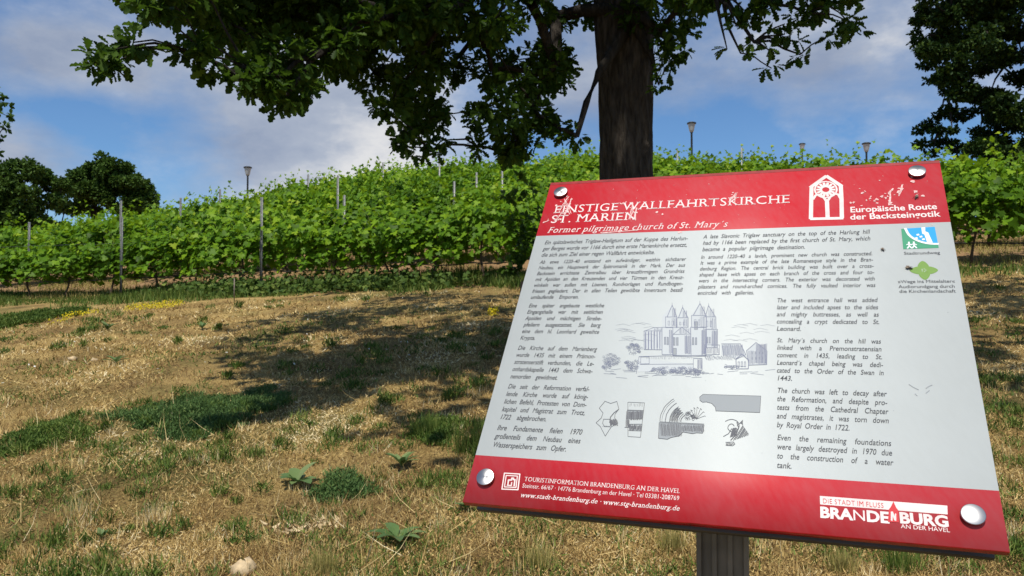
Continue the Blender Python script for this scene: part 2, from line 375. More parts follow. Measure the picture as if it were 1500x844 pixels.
TH = 0.011
pc = W(0.5, 0.78, -0.05)
post_base = np.array([P(1061, 800, 1.28)[0], 1.28, 0.0]); post_base[2] = float(terr(post_base[0], post_base[1]))-0.02
board = empty('information_board', post_base, 'square red and white tilted information board about a pilgrimage church, on a single metal post', 'information board')
def slab(name, b0, b1, mats, topcap, botcap):
    V = []; F = []; mi = []
    for h in (0, -TH):
        for (a, b) in ((0, b0), (1, b0), (1, b1), (0, b1)): V.append(W(a, b, h))
    F += [(0, 3, 2, 1), (4, 5, 6, 7), (1, 2, 6, 5), (0, 4, 7, 3)]; mi += [0, 1, 1, 1]
    if topcap: F.append((0, 1, 5, 4)); mi.append(1)
    if botcap: F.append((3, 7, 6, 2)); mi.append(1)
    return mk(name, V, F, mats, board, midx=mi)
BH = (ab(781, 347)[1]+ab(1389, 325)[1])/2; BF = (ab(690, 670)[1]+ab(1462, 720)[1])/2
header = slab('header_band', 0, BH, [M['red'], M['rededge']], True, False)
sheet = slab('text_panel', BH, BF, [M['white'], M['whiteedge']], False, False)
footer = slab('footer_band', BF, 1, [M['red'], M['rededge']], False, True)

LIFT = [0.0]
class Ink:
    """flat print on the panel, in panel coordinates a (right) and b (down), 0..1"""
    def __init__(s, h=0.0003): s.V = []; s.F = []; s.h = h
    def poly(s, pts):
        LIFT[0] = (LIFT[0]+2e-7) % 1.2e-4; n = len(s.V)
        s.V += [W(a, b, s.h+LIFT[0]) for a, b in pts]
        ar = sum(pts[i][0]*pts[(i+1) % len(pts)][1]-pts[(i+1) % len(pts)][0]*pts[i][1] for i in range(len(pts)))
        f = tuple(range(n, n+len(pts))); s.F.append(f[::-1] if ar > 0 else f)
    def stroke(s, pts, w):
        for (p, q) in zip(pts[:-1], pts[1:]):
            p = np.array(p, float); q = np.array(q, float); d = q-p; L = np.linalg.norm(d)
            if L < 1e-6: continue
            d /= L; nn = np.array([-d[1], d[0]])*w/2; e = d*w*0.25
            s.poly([p-e+nn, q+e+nn, q+e-nn, p-e-nn])
    def raw(s, V2, F):
        LIFT[0] = (LIFT[0]+2e-7) % 1.2e-4; n = len(s.V)
        s.V += [W(a, b, s.h+LIFT[0]) for a, b in V2]; s.F += [tuple(i+n for i in f) for f in F]
    def build(s, name, mat, parent): return mk(name, s.V, s.F, mat, parent) if s.V else None
GL = {}
def glyph(ch, off):
    if (ch, off) in GL: return GL[(ch, off)]
    cu = bpy.data.curves.new('glyph', 'FONT'); cu.offset = off; cu.resolution_u = 3; cu.fill_mode = 'FRONT'
    ob = bpy.data.objects.new('glyph', cu)
    def ext(txt):
        cu.body = txt; me = ob.to_mesh()
        V = np.array([v.co[:2] for v in me.vertices]).reshape(-1, 2); F = [tuple(p.vertices) for p in me.polygons]; ob.to_mesh_clear()
        return V, F
    w2 = np.ptp(ext('HH')[0][:, 0]); w3 = np.ptp(ext('H'+ch+'H')[0][:, 0]); 
    V, F = ext(ch)
    bpy.data.objects.remove(ob); bpy.data.curves.remove(cu)
    GL[(ch, off)] = (V, F, w3-w2); return GL[(ch, off)]
CAP = glyph('H', 0.0)[0][:, 1].max()
def serif(V, F):
    """slab serifs on the stem ends of a capital"""
    if not len(V): return V, F
    cnt = {}
    for f in F:
        for i in range(len(f)):
            e = tuple(sorted((f[i], f[(i+1) % len(f)]))); cnt[e] = cnt.get(e, 0)+1
    V = [tuple(v) for v in V]; F = list(F)
    top = max(v[1] for v in V); bot = min(v[1] for v in V)
    for e, c in cnt.items():
        if c != 1: continue
        p, q = V[e[0]], V[e[1]]
        if abs(p[1]-q[1]) > 0.004: continue
        for y, sgn in ((bot, 1), (top, -1)):
            if abs(p[1]-y) < 0.01:
                x0, x1 = sorted((p[0], q[0]))
                if x1-x0 < 0.03: continue
                ex = 0.07; lo = x0-ex; hi = x1+ex if x1-x0 < 0.25 else x1+0.02
                n = len(V); V += [(lo, y), (hi, y), (hi, y+sgn*0.05), (lo, y+sgn*0.05)]; F.append((n, n+1, n+2, n+3))
    return np.array(V), F
def text_line(ink, words_or_str, a0, b0, a1, b1, size, shear=0.0, off=0.0, xs=1.0, just=True, sf=False, small=None, track=0.0):
    """one printed line whose baseline runs from (a0,b0) to (a1,b1); size = cap height in panel units.
    just: spread the word gaps to fill; else stretch the whole line"""
    txt = words_or_str; k = size/CAP
    adv = []; x = 0; items = []
    for i, ch in enumerate(txt):
        sk = 1.0
        if small is not None and ch in small: sk = 1.28
        if ch == ' ': items.append((None, x, 1)); x += 0.26*xs; continue
        V, F, w = glyph(ch, 0.0 if ch in 'MNW' else off)
        items.append((ch, x, sk)); x += w*xs*sk+track
    x -= track
    tot = x*k; span = a1-a0
    ns = txt.count(' ')
    st = 1.0; extra = 0.0
    if just and ns: 
        extra = (span-tot)/k/ns
        if extra < -0.10 or extra > 0.6: 
            tgt = min(max(extra, -0.10), 0.6); st = span/(tot+tgt*k*ns); extra = tgt
    else: st = span/tot
    sh = 0
    for ch, px, sk in items:
        if ch is None: sh += extra; continue
        V, F, w = glyph(ch, 0.0 if ch in 'MNW' else off)
        if not len(V): continue
        if sf and ch.isalpha(): V, F = serif(V, F)
        X = (px+sh)*st+V[:, 0]*xs*st*sk+shear*V[:, 1]*sk; Y = V[:, 1]*sk
        tt = (px+sh)*k*st/span
        V2 = np.stack([a0+X*k, b0+(b1-b0)*tt-Y*k], 1)
        ink.raw(V2, F)
# --- body text columns
BODY = Ink()
def para(lines, p0, p1, plast, slast=None, xs=0.70, size=0.0098, last_full=False):
    """lines fill a column from photo points p0 (first line start), p1 (first line end), plast (last line start, end x slast)"""
    a0, b0 = ab(*p0); a1, b1 = ab(*p1); aL, bL = ab(*plast[:2]); aE = ab(*plast[2:])[0] if len(plast) > 2 else None
    n = len(lines); bm = (b0+b1)/2; b_end = bL
    left = (a0+aL)/2
    for i, t in enumerate(lines):
        b = bm+(b_end-bm)*i/max(1, n-1)
        e = a1 if i < n-1 or last_full or aE is None else aE
        pitch = (b_end-bm)/max(1, n-1)
        text_line(BODY, t, left, b, e, b, min(0.0138, max(0.0118, 0.60*pitch)), 0.15, 0.008, xs)
dn = 3.2
para(['Ein spätslawisches Triglaw-Heiligtum auf der Kuppe des Harlun-', 'ger Berges wurde vor 1166 durch eine erste Marienkirche ersetzt,', 'die sich zum Ziel einer regen Wallfahrt entwickelte.'],
     (797, 359), (1007, 352), (792, 377, 959, 371))
para(['Ab etwa 1220–40 entstand ein aufwändiger, weithin sichtbarer', 'Neubau, ein Hauptwerk der Spätromanik in der Mark. Der aus', 'Backstein errichtete Zentralbau über kreuzförmigem Grundriss', 'mit Apsiden an den Kreuzenden und vier Türmen in den Kreuz-', 'winkeln war außen mit Lisenen, Rundvorlagen und Rundbogen-', 'friesen gegliedert. Der in allen Teilen gewölbte Innenraum besaß', 'umlaufende Emporen.'],
     (790, 388), (1004, 382), (776, 439, 847, 438))
para(['Eine später angebaute westliche', 'Eingangshalle war mit seitlichen', 'Apsiden und mächtigen Strebe-', 'pfeilern ausgestattet. Sie barg', 'eine dem hl. Leonhard geweihte', 'Krypta.'], (773, 452), (884, 451), (761, 499, 783, 499))
para(['Die Kirche auf dem Marienberg', 'wurde 1435 mit einem Prämon-', 'stratenserstift verbunden, die Le-', 'onhardskapelle 1443 dem Schwa-', 'nenorden gewidmet.'], (757, 515), (873, 515), (746, 556, 816, 556))
para(['Die seit der Reformation verfal-', 'lende Kirche wurde auf könig-', 'lichen Befehl, Protesten von Dom-', 'kapitel und Magistrat zum Trotz,', '1722 abgebrochen.'], (742, 571), (862, 575), (731, 616, 799, 619))
para(['Ihre Fundamente fielen 1970', 'großenteils dem Neubau eines', 'Wasserspeichers zum Opfer.'], (726, 633), (851, 638), (720, 657, 828, 663))
para(['A late Slavonic Triglaw sanctuary on the top of the Harlung hill', 'had by 1166 been replaced by the first church of St. Mary, which', 'became a popular pilgrimage destination.'], (1030, 350), (1274, 343), (1028, 369, 1179, 364))
para(['In around 1220–40 a lavish, prominent new church was constructed.', 'It was a prime example of the late Romanesque style in the Bran-', 'denburg Region. The central brick building was built over a cross-', 'shaped base with apses on each branch of the cross and four to-', 'wers in the intersecting corners. The exterior was decorated with', 'pilasters and round-arched cornices. The fully vaulted interior was', 'encircled with galleries.'],
     (1026, 379), (1278, 376), (1021, 433, 1104, 433))
para(['The west entrance hall was added', 'later and included apses to the sides', 'and mighty buttresses, as well as', 'concealing a crypt dedicated to St.', 'Leonard.'], (1137, 444), (1285, 444), (1137, 486, 1173, 486))
para(['St. Mary´s church on the hill was', 'linked with a Premonstratensian', 'convent in 1435, leading to St.', 'Leonard´s chapel being was dedi-', 'cated to the Order of the Swan in', '1443.'], (1137, 503), (1290, 505), (1137, 559, 1160, 559))
para(['The church was left to decay after', 'the Reformation, and despite pro-', 'tests from the Cathedral Chapter', 'and magistrates, it was torn down', 'by Royal Order in 1722.'], (1137, 577), (1298, 583), (1137, 628, 1244, 631))
para(['Even the remaining foundations', 'were largely destroyed in 1970 due', 'to the construction of a water', 'tank.'], (1137, 646), (1305, 657), (1137, 688, 1159, 689))
for t, p, q in (('Stadtrundweg', (1324, 374), (1377, 373)), ('»Wege ins Mittelalter«', (1315, 416), (1399, 415)), ('Audiorundgang durch', (1316, 423), (1399, 423)), ('die Kirchenlandschaft', (1317, 430), (1400, 430))):
    a0, b0 = ab(*p); a1, b1 = ab(*q); text_line(BODY, t, a0, (b0+b1)/2, a1, (b0+b1)/2, 0.0088, 0, 0.006, 0.95, just=False)
BODY.build('lettering', M['ink'], sheet)
# --- header lettering
TT = Ink()
def ln(ink, t, p, q, hpx, **k):
    mx_, my_ = (p[0]+q[0])/2, (p[1]+q[1])/2; size = ab(mx_, my_)[1]-ab(mx_, my_-hpx)[1]
    a0, b0 = ab(*p); a1, b1 = ab(*q); bm = (b0+b1)/2; text_line(ink, t, a0, bm, a1, bm, size, **k)
ln(TT, 'EINSTIGE WALLFAHRTSKIRCHE', (810, 315), (1157, 295), 11.2, sf=True, just=False, off=-0.002, track=0.05)
ln(TT, 'ST. MARIEN', (805, 329), (932, 320.5), 11.2, sf=True, just=False, off=-0.002, track=0.05)
ln(TT, 'Former pilgrimage church of St. Mary´s', (801, 342.5), (1065, 332), 8.6, shear=0.26, just=False, sf=True, off=-0.004, xs=0.95, track=0.06)
ln(TT, 'Europäische Route', (1245, 312), (1373, 306.5), 8.0, off=0.018, just=False)
ln(TT, 'der Backsteingotik', (1245, 322.5), (1377, 317.5), 8.0, off=0.018, just=False)
TT.build('lettering', M['wink'], header)
# --- gothic window emblem (zoomed sketch coordinates -> photo pixels)
EM = Ink()
def zz(x, y): return ab(1170+x*250/959, 230+y*220/844)
def seg(pts, w, gaps=True):
    pts = [np.array(zz(*p)) for p in pts]
    for p, q in zip(pts[:-1], pts[1:]):
        n = max(1, int(round(np.linalg.norm(q-p)/0.020))); 
        for i in range(n):
            s0, s1 = (i+0.07)/n, (i+0.93)/n; EM.stroke([p+(q-p)*s0, p+(q-p)*s1], w)
seg([(68, 350), (70, 240), (72, 165)], 0.0095); seg([(242, 345), (240, 240), (236, 165)], 0.0095)
seg([(66, 172), (155, 108)], 0.0095); seg([(155, 108), (240, 165)], 0.0095)
seg([(66, 350), (248, 346)], 0.0085); seg([(162, 345), (158, 240)], 0.0095)
cx, cy = 152, 185
for i in range(14):
    q = 2*pi*i/14; EM.stroke([zz(cx+24*cos(q), cy+16*sin(q)), zz(cx+50*cos(q), cy+38*sin(q))], 0.0062)
for i in range(16):
    q0, q1 = 2*pi*(i+.08)/16, 2*pi*(i+.92)/16; EM.stroke([zz(cx+62*cos(q0), cy+46*sin(q0)), zz(cx+62*cos(q1), cy+46*sin(q1))], 0.004)
seg([(80, 240), (96, 215), (120, 212), (142, 232), (158, 255)], 0.006); seg([(236, 238), (222, 212), (198, 208), (176, 228), (158, 255)], 0.006)
EM.build('window_emblem', M['wink'], header)
# --- scuffs and dirt on the header
SC = Ink(0.0006)
def blot(ink, px, py, r, n=8, el=1.0):
    a, b = ab(px, py); k = []
    if a < .012 or a > .988 or b < .012: return
    th = random.uniform(0, pi)
    for i in range(n):
        q = 2*pi*i/n; rr = r*random.uniform(0.45, 1.25); x, y = rr*cos(q)*el, rr*sin(q); k.append((a+x*cos(th)-y*sin(th), b+x*sin(th)+y*cos(th)))
    ink.poly(k)
for (x, y, r, n) in ((828, 299, 10, 14), (822, 316, 7, 6), (1073, 290, 6, 6), (927, 312, 5, 5), (912, 297, 6, 4), (966, 312, 4, 3), (797, 311, 4, 3), (794, 325, 5, 3), (1278, 292, 8, 9), (1303, 285, 7, 10), (1318, 278, 7, 8), (1303, 298, 6, 6), (1262, 280, 6, 4), (1292, 262, 3, 2), (1345, 284, 8, 6), (1336, 262, 5, 5), (1250, 297, 3, 2), (1000, 335, 7, 3)):
    for i in range(n): blot(SC, x+random.gauss(0, r*.7), y+random.gauss(0, r*.55), random.uniform(0.0012, 0.0050), 8, random.uniform(0.35, 1.2))
for (x, y, dx, dy) in ((818, 312, 14, -22), (826, 316, 12, -24), (836, 313, -8, -20), (812, 324, 12, -12), (922, 322, 6, -22), (930, 322, 3, -18), (1068, 296, 9, -12), (1076, 296, 2, -14), (795, 327, 9, -4), (880, 343, 55, -6), (1303, 300, 1, -20), (1317, 286, 6, -16)):
    for k in range(3): SC.stroke([ab(x+random.uniform(-2, 2), y+random.uniform(-2, 2)), ab(x+dx*.5+random.uniform(-2, 2), y+dy*.5), ab(x+dx+random.uniform(-2, 2), y+dy+random.uniform(-2, 2))], random.uniform(.0008, .0022))
for i in range(70): blot(SC, random.uniform(820, 1370), random.uniform(262, 330), random.uniform(0.0004, 0.0013), 6)
SC.build('scuff_marks', M['scuff'], header)
# top rim of the header: darker acrylic edge seen through the sheet
ER = Ink(0.00015); ER.poly([(0.0, 0.0), (1, 0), (1, 0.010), (0, 0.010)]); ER.build('edge_strip', M['redline'], header)
# --- trail logos
L1 = Ink(0.0002); L2 = Ink(0.0004); L3 = Ink(0.0007); L4 = Ink(0.0003); L5 = Ink(0.0006)
q4 = [ab(1320, 336), ab(1369, 333), ab(1375, 364), ab(1323, 366)]
def bil(s, t):
    a = np.array(q4[0])*(1-s)+np.array(q4[1])*s; b = np.array(q4[3])*(1-s)+np.array(q4[2])*s; return a*(1-t)+b*t
L1.poly([bil(0, 0), bil(1, 0), bil(1, 1), bil(0, 1)])
arc = [bil(0.12+0.0*i, 0) if i == 0 else bil(1.0-0.86*cos(pi/2*i/12), 0.82*sin(pi/2*i/12)) for i in range(13)]
L2.poly(arc+[bil(1, 0)])
L3.stroke(arc, 0.0055)
L3.poly([bil(.60, .0), bil(.72, .0), bil(.70, .2), bil(.78, .26), bil(.86, .75), bil(.70, .74), bil(.66, .35), bil(.60, .3)])
for s, t in ((.42, .32), (.5, .42), (.36, .48), (.56, .55)): L3.poly([bil(s, t), bil(s+.08, t-.03), bil(s+.1, t+.05), bil(s+.02, t+.07)])
for s in (.18, .32):
    L3.stroke([bil(s, .72), bil(s, .85), bil(s-.06, .97)], .0032); L3.stroke([bil(s, .85), bil(s+.06, .97)], .003); L3.stroke([bil(s-.07, .8), bil(s, .76), bil(s+.07, .82)], .0026)
    L3.poly([bil(s-.025, .66), bil(s+.025, .66), bil(s+.025, .72), bil(s-.025, .72)])
L1.build('trail_logo', M['lgreen'], sheet); L2.build('trail_logo_arc', M['lblue'], sheet); L3.build('trail_logo_marks', M['lwhite'], sheet)
fa, fb = ab(1353, 397)
for q in range(4):
    ca, cb = fa+0.0135*cos(q*pi/2), fb+0.0135*sin(q*pi/2); pts = []
    for i in range(16):
        t = 2*pi*i/16; x = 0.0145*cos(t); y = 0.0112*sin(t)*(1-0.35*cos(t)*(1 if x > 0 else 0.2)); pts.append((ca+x*cos(q*pi/2)-y*sin(q*pi/2), cb+x*sin(q*pi/2)+y*cos(q*pi/2)))
    L4.poly(pts)
L4.build('clover_logo', M['lleaf'], sheet)
for i in range(5): L5.poly([(fa+.004*cos(i*1.26)+.0012*cos(j*1.57), fb+.004*sin(i*1.26)+.0012*sin(j*1.57)) for j in range(4)])
L5.build('clover_logo_dots', M['lwhite'], sheet)
# --- engraving of the church and four carved fragments
EB = Ink(0.0004); EG = Ink(0.0004); T1 = Ink(0.0002); T2 = Ink(0.00025)
def z4(x, y): return ab(860+x*0.28431, 430+y*0.28436)
w0 = 0.0010
def E(pts, w=w0, ink=None, jit=1.0):
    (ink or EB).stroke([z4(x+random.uniform(-jit, jit), y+random.uniform(-jit, jit)) for x, y in pts], w)
def rectE(x0, y0, x1, y1, w=w0): E([(x0, y0), (x1, y0), (x1, y1), (x0, y1), (x0, y0)], w)
def hatch(x0, y0, x1, y1, n, w=0.0007, lean=0, ink=None):
    for i in range(n):
        x = x0+(x1-x0)*(i+random.uniform(.2, .8))/n; E([(x, y0+random.uniform(0, 6)), (x+lean, y1-random.uniform(0, 8))], w, ink)
T1.poly([z4(*p) for p in ((385, 125), (437, 66), (462, 128), (462, 180), (533, 180), (533, 120), (580, 56), (612, 118), (612, 325), (385, 322))])
T1.poly([z4(*p) for p in ((292, 200), (340, 178), (383, 180), (383, 300), (292, 290))])
T1.poly([z4(*p) for p in ((614, 125), (626, 70), (662, 130), (668, 190), (668, 285), (614, 285))])
T1.poly([z4(*p) for p in ((466, 130), (491, 78), (518, 132), (520, 178), (466, 178))])
T1.poly([z4(*p) for p in ((690, 268), (780, 266), (822, 330), (760, 340), (690, 320))])
T1.poly([z4(*p) for p in ((822, 300), (868, 258), (926, 302), (924, 372), (832, 374))])
T1.poly([z4(*p) for p in ((262, 335), (545, 375), (545, 402), (258, 410))])
for (ax_, ay_, l, r, yb_, bot) in ((437, 64, 410, 460, 125, 180), (491, 76, 468, 518, 130, 178), (580, 55, 545, 612, 118, 180), (625, 67, 606, 660, 125, 188)):
    E([(l, yb_), (ax_, ay_), (r, yb_), (l, yb_)], 0.0014); rectE(l-8, yb_, r+2, bot, 0.0011); hatch(ax_, ay_+15, r-4, yb_, 6); hatch((l+r)/2, yb_+4, r, bot, 6)
    E([(ax_, ay_), (ax_, ay_-12)], 0.0008)
    for i in range(2): rectE(l+6+i*20, yb_+22, l+14+i*20, bot-12, 0.0009)
for (x0, y0, x1, y1) in ((385, 178, 440, 320), (440, 215, 533, 325), (533, 178, 612, 325), (614, 190, 670, 285), (292, 198, 384, 295)): rectE(x0, y0, x1, y1, 0.0012)
E([(440, 215), (487, 178), (533, 215)], 0.0012); hatch(470, 182, 530, 214, 12)
for (x0, y0, x1, y1) in ((396, 230, 404, 268), (410, 230, 418, 268), (442, 232, 452, 272), (458, 232, 468, 272), (540, 232, 548, 270), (556, 232, 564, 270), (616, 230, 622, 262), (628, 230, 633, 262), (438, 288, 458, 320), (552, 150, 568, 190)):
    T2.poly([z4(x0, y0), z4(x1, y0), z4(x1, y1), z4(x0, y1)]); rectE(x0, y0, x1, y1, 0.001)
for x in (300, 315, 330, 345, 360, 374): E([(x, 196), (x, 296)], 0.0014); hatch(x-4, 200, x+2, 292, 3)
E([(290, 200), (340, 180), (384, 180)]); hatch(340, 182, 384, 200, 9); hatch(500, 220, 531, 320, 14); hatch(588, 190, 610, 322, 12); hatch(640, 195, 668, 282, 12); hatch(420, 190, 438, 318, 6)
E([(265, 330), (400, 326), (545, 332), (640, 325)]); E([(265, 330), (250, 418)]); E([(268, 372), (545, 368)]); rectE(274, 332, 318, 368); rectE(545, 340, 590, 400); hatch(566, 342, 590, 398, 9)
rectE(604, 270, 680, 320); hatch(606, 285, 678, 318, 18)
E([(690, 265), (788, 265), (815, 320), (765, 345)], 0.0012); hatch(690, 268, 800, 330, 34, lean=8)
E([(820, 300), (868, 258), (926, 302), (924, 372), (832, 374), (820, 300)], 0.0013); hatch(868, 264, 924, 370, 26); hatch(830, 300, 868, 370, 10)
for i in range(4):
    for j in range(2): T2.poly([z4(846+i*18, 305+j*28), z4(852+i*18, 305+j*28), z4(852+i*18, 318+j*28), z4(846+i*18, 318+j*28)])
E([(765, 345), (796, 318), (830, 350), (828, 395), (766, 395), (765, 345)], 0.0016)
for i in range(3): rectE(776+i*16, 358, 783+i*16, 384, 0.001)
def scrib(cx, cy, rx, ry, n, ink=None, w=0.0006):
    for i in range(int(n*.8)):
        t = random.uniform(0, 2*pi); r = random.random()**.5; x, y = cx+rx*r*cos(t), cy+ry*r*sin(t); pts = []
        for k in range(6): pts.append((x+7*cos(k*1.1+t), y+5*sin(k*1.1+t)))
        E(pts, w, ink, 1.5)
for c in ((120, 348, 44, 34, 60), (240, 288, 40, 30, 55), (232, 372, 40, 26, 50), (390, 402, 60, 18, 60), (500, 405, 80, 18, 75), (735, 385, 40, 10, 18), (560, 415, 45, 14, 25), (100, 380, 22, 20, 20)): scrib(*c)
for i in range(40):
    x = random.uniform(80, 920); y = random.uniform(395, 440) if x < 640 else random.uniform(370, 425); E([(x, y), (x+random.uniform(20, 70), y+random.uniform(-8, 8))], 0.0006)
for i in range(26):
    x = random.choice([random.uniform(110, 300), random.uniform(690, 900)]); y = random.uniform(160, 250); E([(x, y), (x+35, y-6), (x+75, y+3)], 0.0004)
hatch(300, 330, 540, 345, 40, 0.0005); hatch(600, 325, 760, 350, 30, 0.0005, 10)
EB.build('church_engraving', M['inkblue'], sheet); T1.build('engraving_tone', M['tone'], sheet)
for i in range(150):
    x = random.uniform(386, 666); top = 130 if (x < 460 or x > 533) else 218; y = random.uniform(top, 310); E([(x, y), (x+random.uniform(-2, 2), y+random.uniform(8, 26))], 0.0006)
for i in range(70):
    x = random.uniform(292, 384); y = random.uniform(200, 285); E([(x, y), (x, y+random.uniform(6, 18))], 0.0006)
for i in range(60):
    x = random.uniform(265, 600); y = random.uniform(335, 400); E([(x, y), (x+random.uniform(6, 26), y+random.uniform(-1, 2))], 0.0005)
g = EG
def EGp(pts, w=0.0011): E(pts, w*.85, g)
star = [(88, 562), (118, 574), (150, 562), (161, 602), (140, 628), (138, 648), (156, 676), (122, 694), (90, 742), (64, 694), (42, 674), (70, 650), (78, 622), (60, 598), (88, 562)]
EGp(star); EGp([(76, 676), (82, 655), (112, 655), (124, 678), (112, 694), (84, 690), (76, 676)]); hatch(112, 655, 152, 690, 18, 0.001, 3, g); EGp([(112, 672), (118, 645), (136, 622), (158, 606)], 0.002); hatch(76, 690, 118, 698, 9, .0008, 0, g)
EGp([(207, 567), (293, 571), (272, 748), (207, 745), (207, 567)]); EGp([(205, 608), (288, 610)], 0.002); EGp([(190, 698), (215, 698), (215, 682), (280, 682), (276, 716), (212, 714)], 0.0016)
T2.poly([z4(*p) for p in ((205, 611), (288, 612), (280, 652), (197, 655))]); hatch(200, 612, 286, 660, 34, 0.0009, -3, g); hatch(214, 684, 278, 715, 22, 0.0012, -2, g); hatch(196, 655, 215, 697, 8, .0008, 0, g); hatch(215, 573, 285, 590, 8, .0006, 0, g)
for r_, w_ in ((150, .0013), (140, .0007), (122, .0016), (100, .0012), (88, .0018), (74, .0012), (62, .0024), (52, .0012), (42, .0018)):
    pts = [(522-r_*cos(t)*1.0, 668-r_*sin(t)*0.92) for t in np.linspace(0.0, 1.02, 12)]; EGp(pts, w_)
for r_ in np.linspace(64, 100, 12):
    EGp([(522-r_*cos(t), 668-r_*sin(t)*.92) for t in np.linspace(0.02, 0.95, 9)], 0.0008)
EGp([(372, 668), (600, 680)], .0012); scrib(525, 640, 26, 26, 22, g, .0008)
for i in range(7): t = -0.2-i*0.42; EGp([(560, 655), (560+44*cos(t), 650+58*sin(t)), (560+40*cos(t)+8, 650+50*sin(t))], 0.0009)
wed = [(368, 674), (600, 685), (592, 728), (560, 726), (540, 730), (490, 722), (470, 742), (430, 750), (410, 760), (365, 754)]
T2.poly([z4(*p) for p in wed]); EGp(wed+[wed[0]], .0014); hatch(372, 678, 480, 745, 40, .0006, 6, g); hatch(480, 686, 595, 722, 40, .0006, 6, g)
cor = [(580, 560), (578, 540), (594, 526), (892, 536), (888, 621), (661, 613), (657, 592), (640, 574), (612, 566), (592, 567)]
T2.poly([z4(*p) for p in cor]); EGp(cor+[cor[0]], .0010)
EGp([(745+(52-i*1.4)*cos(-2.4+i*.28)*.9, 695+(42-i*1.1)*sin(-2.4+i*.28)) for i in range(30)], .0015)
EGp([(770, 672), (778, 700), (765, 735), (738, 764)], .0022); EGp([(700, 745), (725, 730), (742, 705)], .0016); hatch(746, 700, 772, 750, 12, .001, -14, g)
for i in range(9): EGp([(752+i*9, 764-i*3), (800+i*3.5, 690+i*5)], .0016)
for i in range(8): EGp([(770+i*4, 690-i*4), (800, 658+i*6)], .0007)
EGp([(710, 776), (752, 774), (758, 784), (748, 794), (712, 792)], .0012); hatch(712, 776, 752, 793, 14, .0008, 0, g)
EG.build('fragment_engraving', M['inkgrey'], sheet); T2.build('engraving_shade', M['tone2'], sheet)
# small scratches on the white part
SK = Ink(0.0004)
for pts in (((1331, 565), (1337, 569), (1345, 573)), ((1356, 571), (1360, 568), (1365, 566)), ((1340, 579), (1343, 582)), ((1356, 578), (1361, 574))):
    SK.stroke([ab(*p) for p in pts], 0.0016)
for i in range(45):
    x, y = random.uniform(700, 1450), random.uniform(345, 700); a, b = ab(x, y)
    if 0.02 < a < 0.98 and BH < b < BF: blot(SK, x, y, random.uniform(0.0003, 0.0009), 6)
SK.build('scratches', M['tone2'], sheet)
# --- footer lettering and marks
FT = Ink()
ln(FT, 'TOURISTINFORMATION BRANDENBURG AN DER HAVEL', (766, 709), (995, 724), 6.6, sf=True, off=-0.006, just=False, track=0.03)
ln(FT, 'Steinstr. 66/67 · 14776 Brandenburg an der Havel · Tel 03381-208769', (763, 718), (994, 735), 6.4, just=False, off=-0.004)
ln(FT, 'www.stadt-brandenburg.de · www.stg-brandenburg.de', (760, 733), (994, 749), 7.0, just=False, shear=0.24, sf=True, track=0.03, off=0.002)
ln(FT, 'AN DER HAVEL', (1319, 777.5), (1391, 783), 6.0, just=False, off=0.0)
ln(FT, 'BRANDE', (1200, 761.5), (1302, 769), 15.2, just=False, off=0.04)
ln(FT, 'BURG', (1317, 769.5), (1390, 775), 15.2, just=False, off=0.04)
FT.build('lettering', M['wink'], footer)
LB = Ink(0.0002)
LB.poly([ab(1200, 729.5), ab(1387, 744), ab(1387.5, 757), ab(1200.5, 742)])
c0, c1, c2, c3 = [np.array(ab(*p)) for p in ((737, 695), (761, 696.5), (758, 721), (733, 720))]
def lb(s, t): return (c0*(1-s)+c1*s)*(1-t)+(c3*(1-s)+c2*s)*t
for m_, ww in ((0.03, .0026), (0.16, .0022)): LB.stroke([lb(m_, m_), lb(1-m_, m_), lb(1-m_, 1-m_), lb(m_, 1-m_), lb(m_, m_)], ww)
LB.stroke([lb(.34, .7), lb(.34, .42), lb(.52, .42), lb(.52, .3), lb(.62, .3), lb(.62, .38), lb(.72, .38), lb(.72, .76)], .0032); LB.stroke([lb(.3, .74), lb(.55, .74), lb(.55, .55)], .0026)
LB.build('city_emblem', M['wink'], footer)
RD = Ink(0.0006); ln(RD, 'DIE STADT IM FLUSS', (1204, 740), (1294, 748), 7.2, just=False, off=-0.008, track=0.05)
tw = [ab(1300, 768), ab(1301, 750), ab(1304, 746), ab(1308, 738), ab(1312, 747), ab(1315, 751), ab(1316, 769)]
RD.poly(tw); RD.build('emblem_lettering', M['redink'], footer)
WT = Ink(0.0009); WT.poly([ab(1304, 766), ab(1304, 753), ab(1307, 753), ab(1310, 760), ab(1310, 756), ab(1312, 756), ab(1312, 767), ab(1309, 766), ab(1307, 760), ab(1306.5, 767)])
WT.build('tower_emblem', M['wink'], footer)
# --- four round stand-off caps
from mathutils import Matrix
m_, t_, b_ = newmat('turned_steel_cap'); M['cap'] = m_
b_.inputs['Base Color'].default_value = (.42, .42, .42, 1); b_.inputs['Metallic'].default_value = 1; b_.inputs['Roughness'].default_value = .42; b_.inputs['Anisotropic'].default_value = .6
tg = N(t_, 'ShaderNodeTangent', direction_type='RADIAL', axis='Z'); t_.links.new(tg.outputs[0], b_.inputs['Tangent'])
def frame(o, c):
    Mx = Matrix.Identity(4)
    for i, v in enumerate((PU, -PV, PN)):
        for j in range(3): Mx[j][i] = v[j]
        Mx[i][3] = c[i]-post_base[i]
    o.matrix_local = Mx
for (x, y) in ((822, 284), (1343, 254), (711, 704), (1424, 760)):
    m = MB(); a, b = ab(x, y); r = 0.0137
    m.lathe((0, 0, 0), [(r*.75, 0), (r*.75, .002), (r, 0.0021), (r, 0.0058), (r*.985, 0.0062), (r*.95, 0.0064), (r*.02, 0.0064)], 48)
    o = m.build('standoff_cap', M['cap'], None); o.parent = board; frame(o, W(a, b, 0.0004))
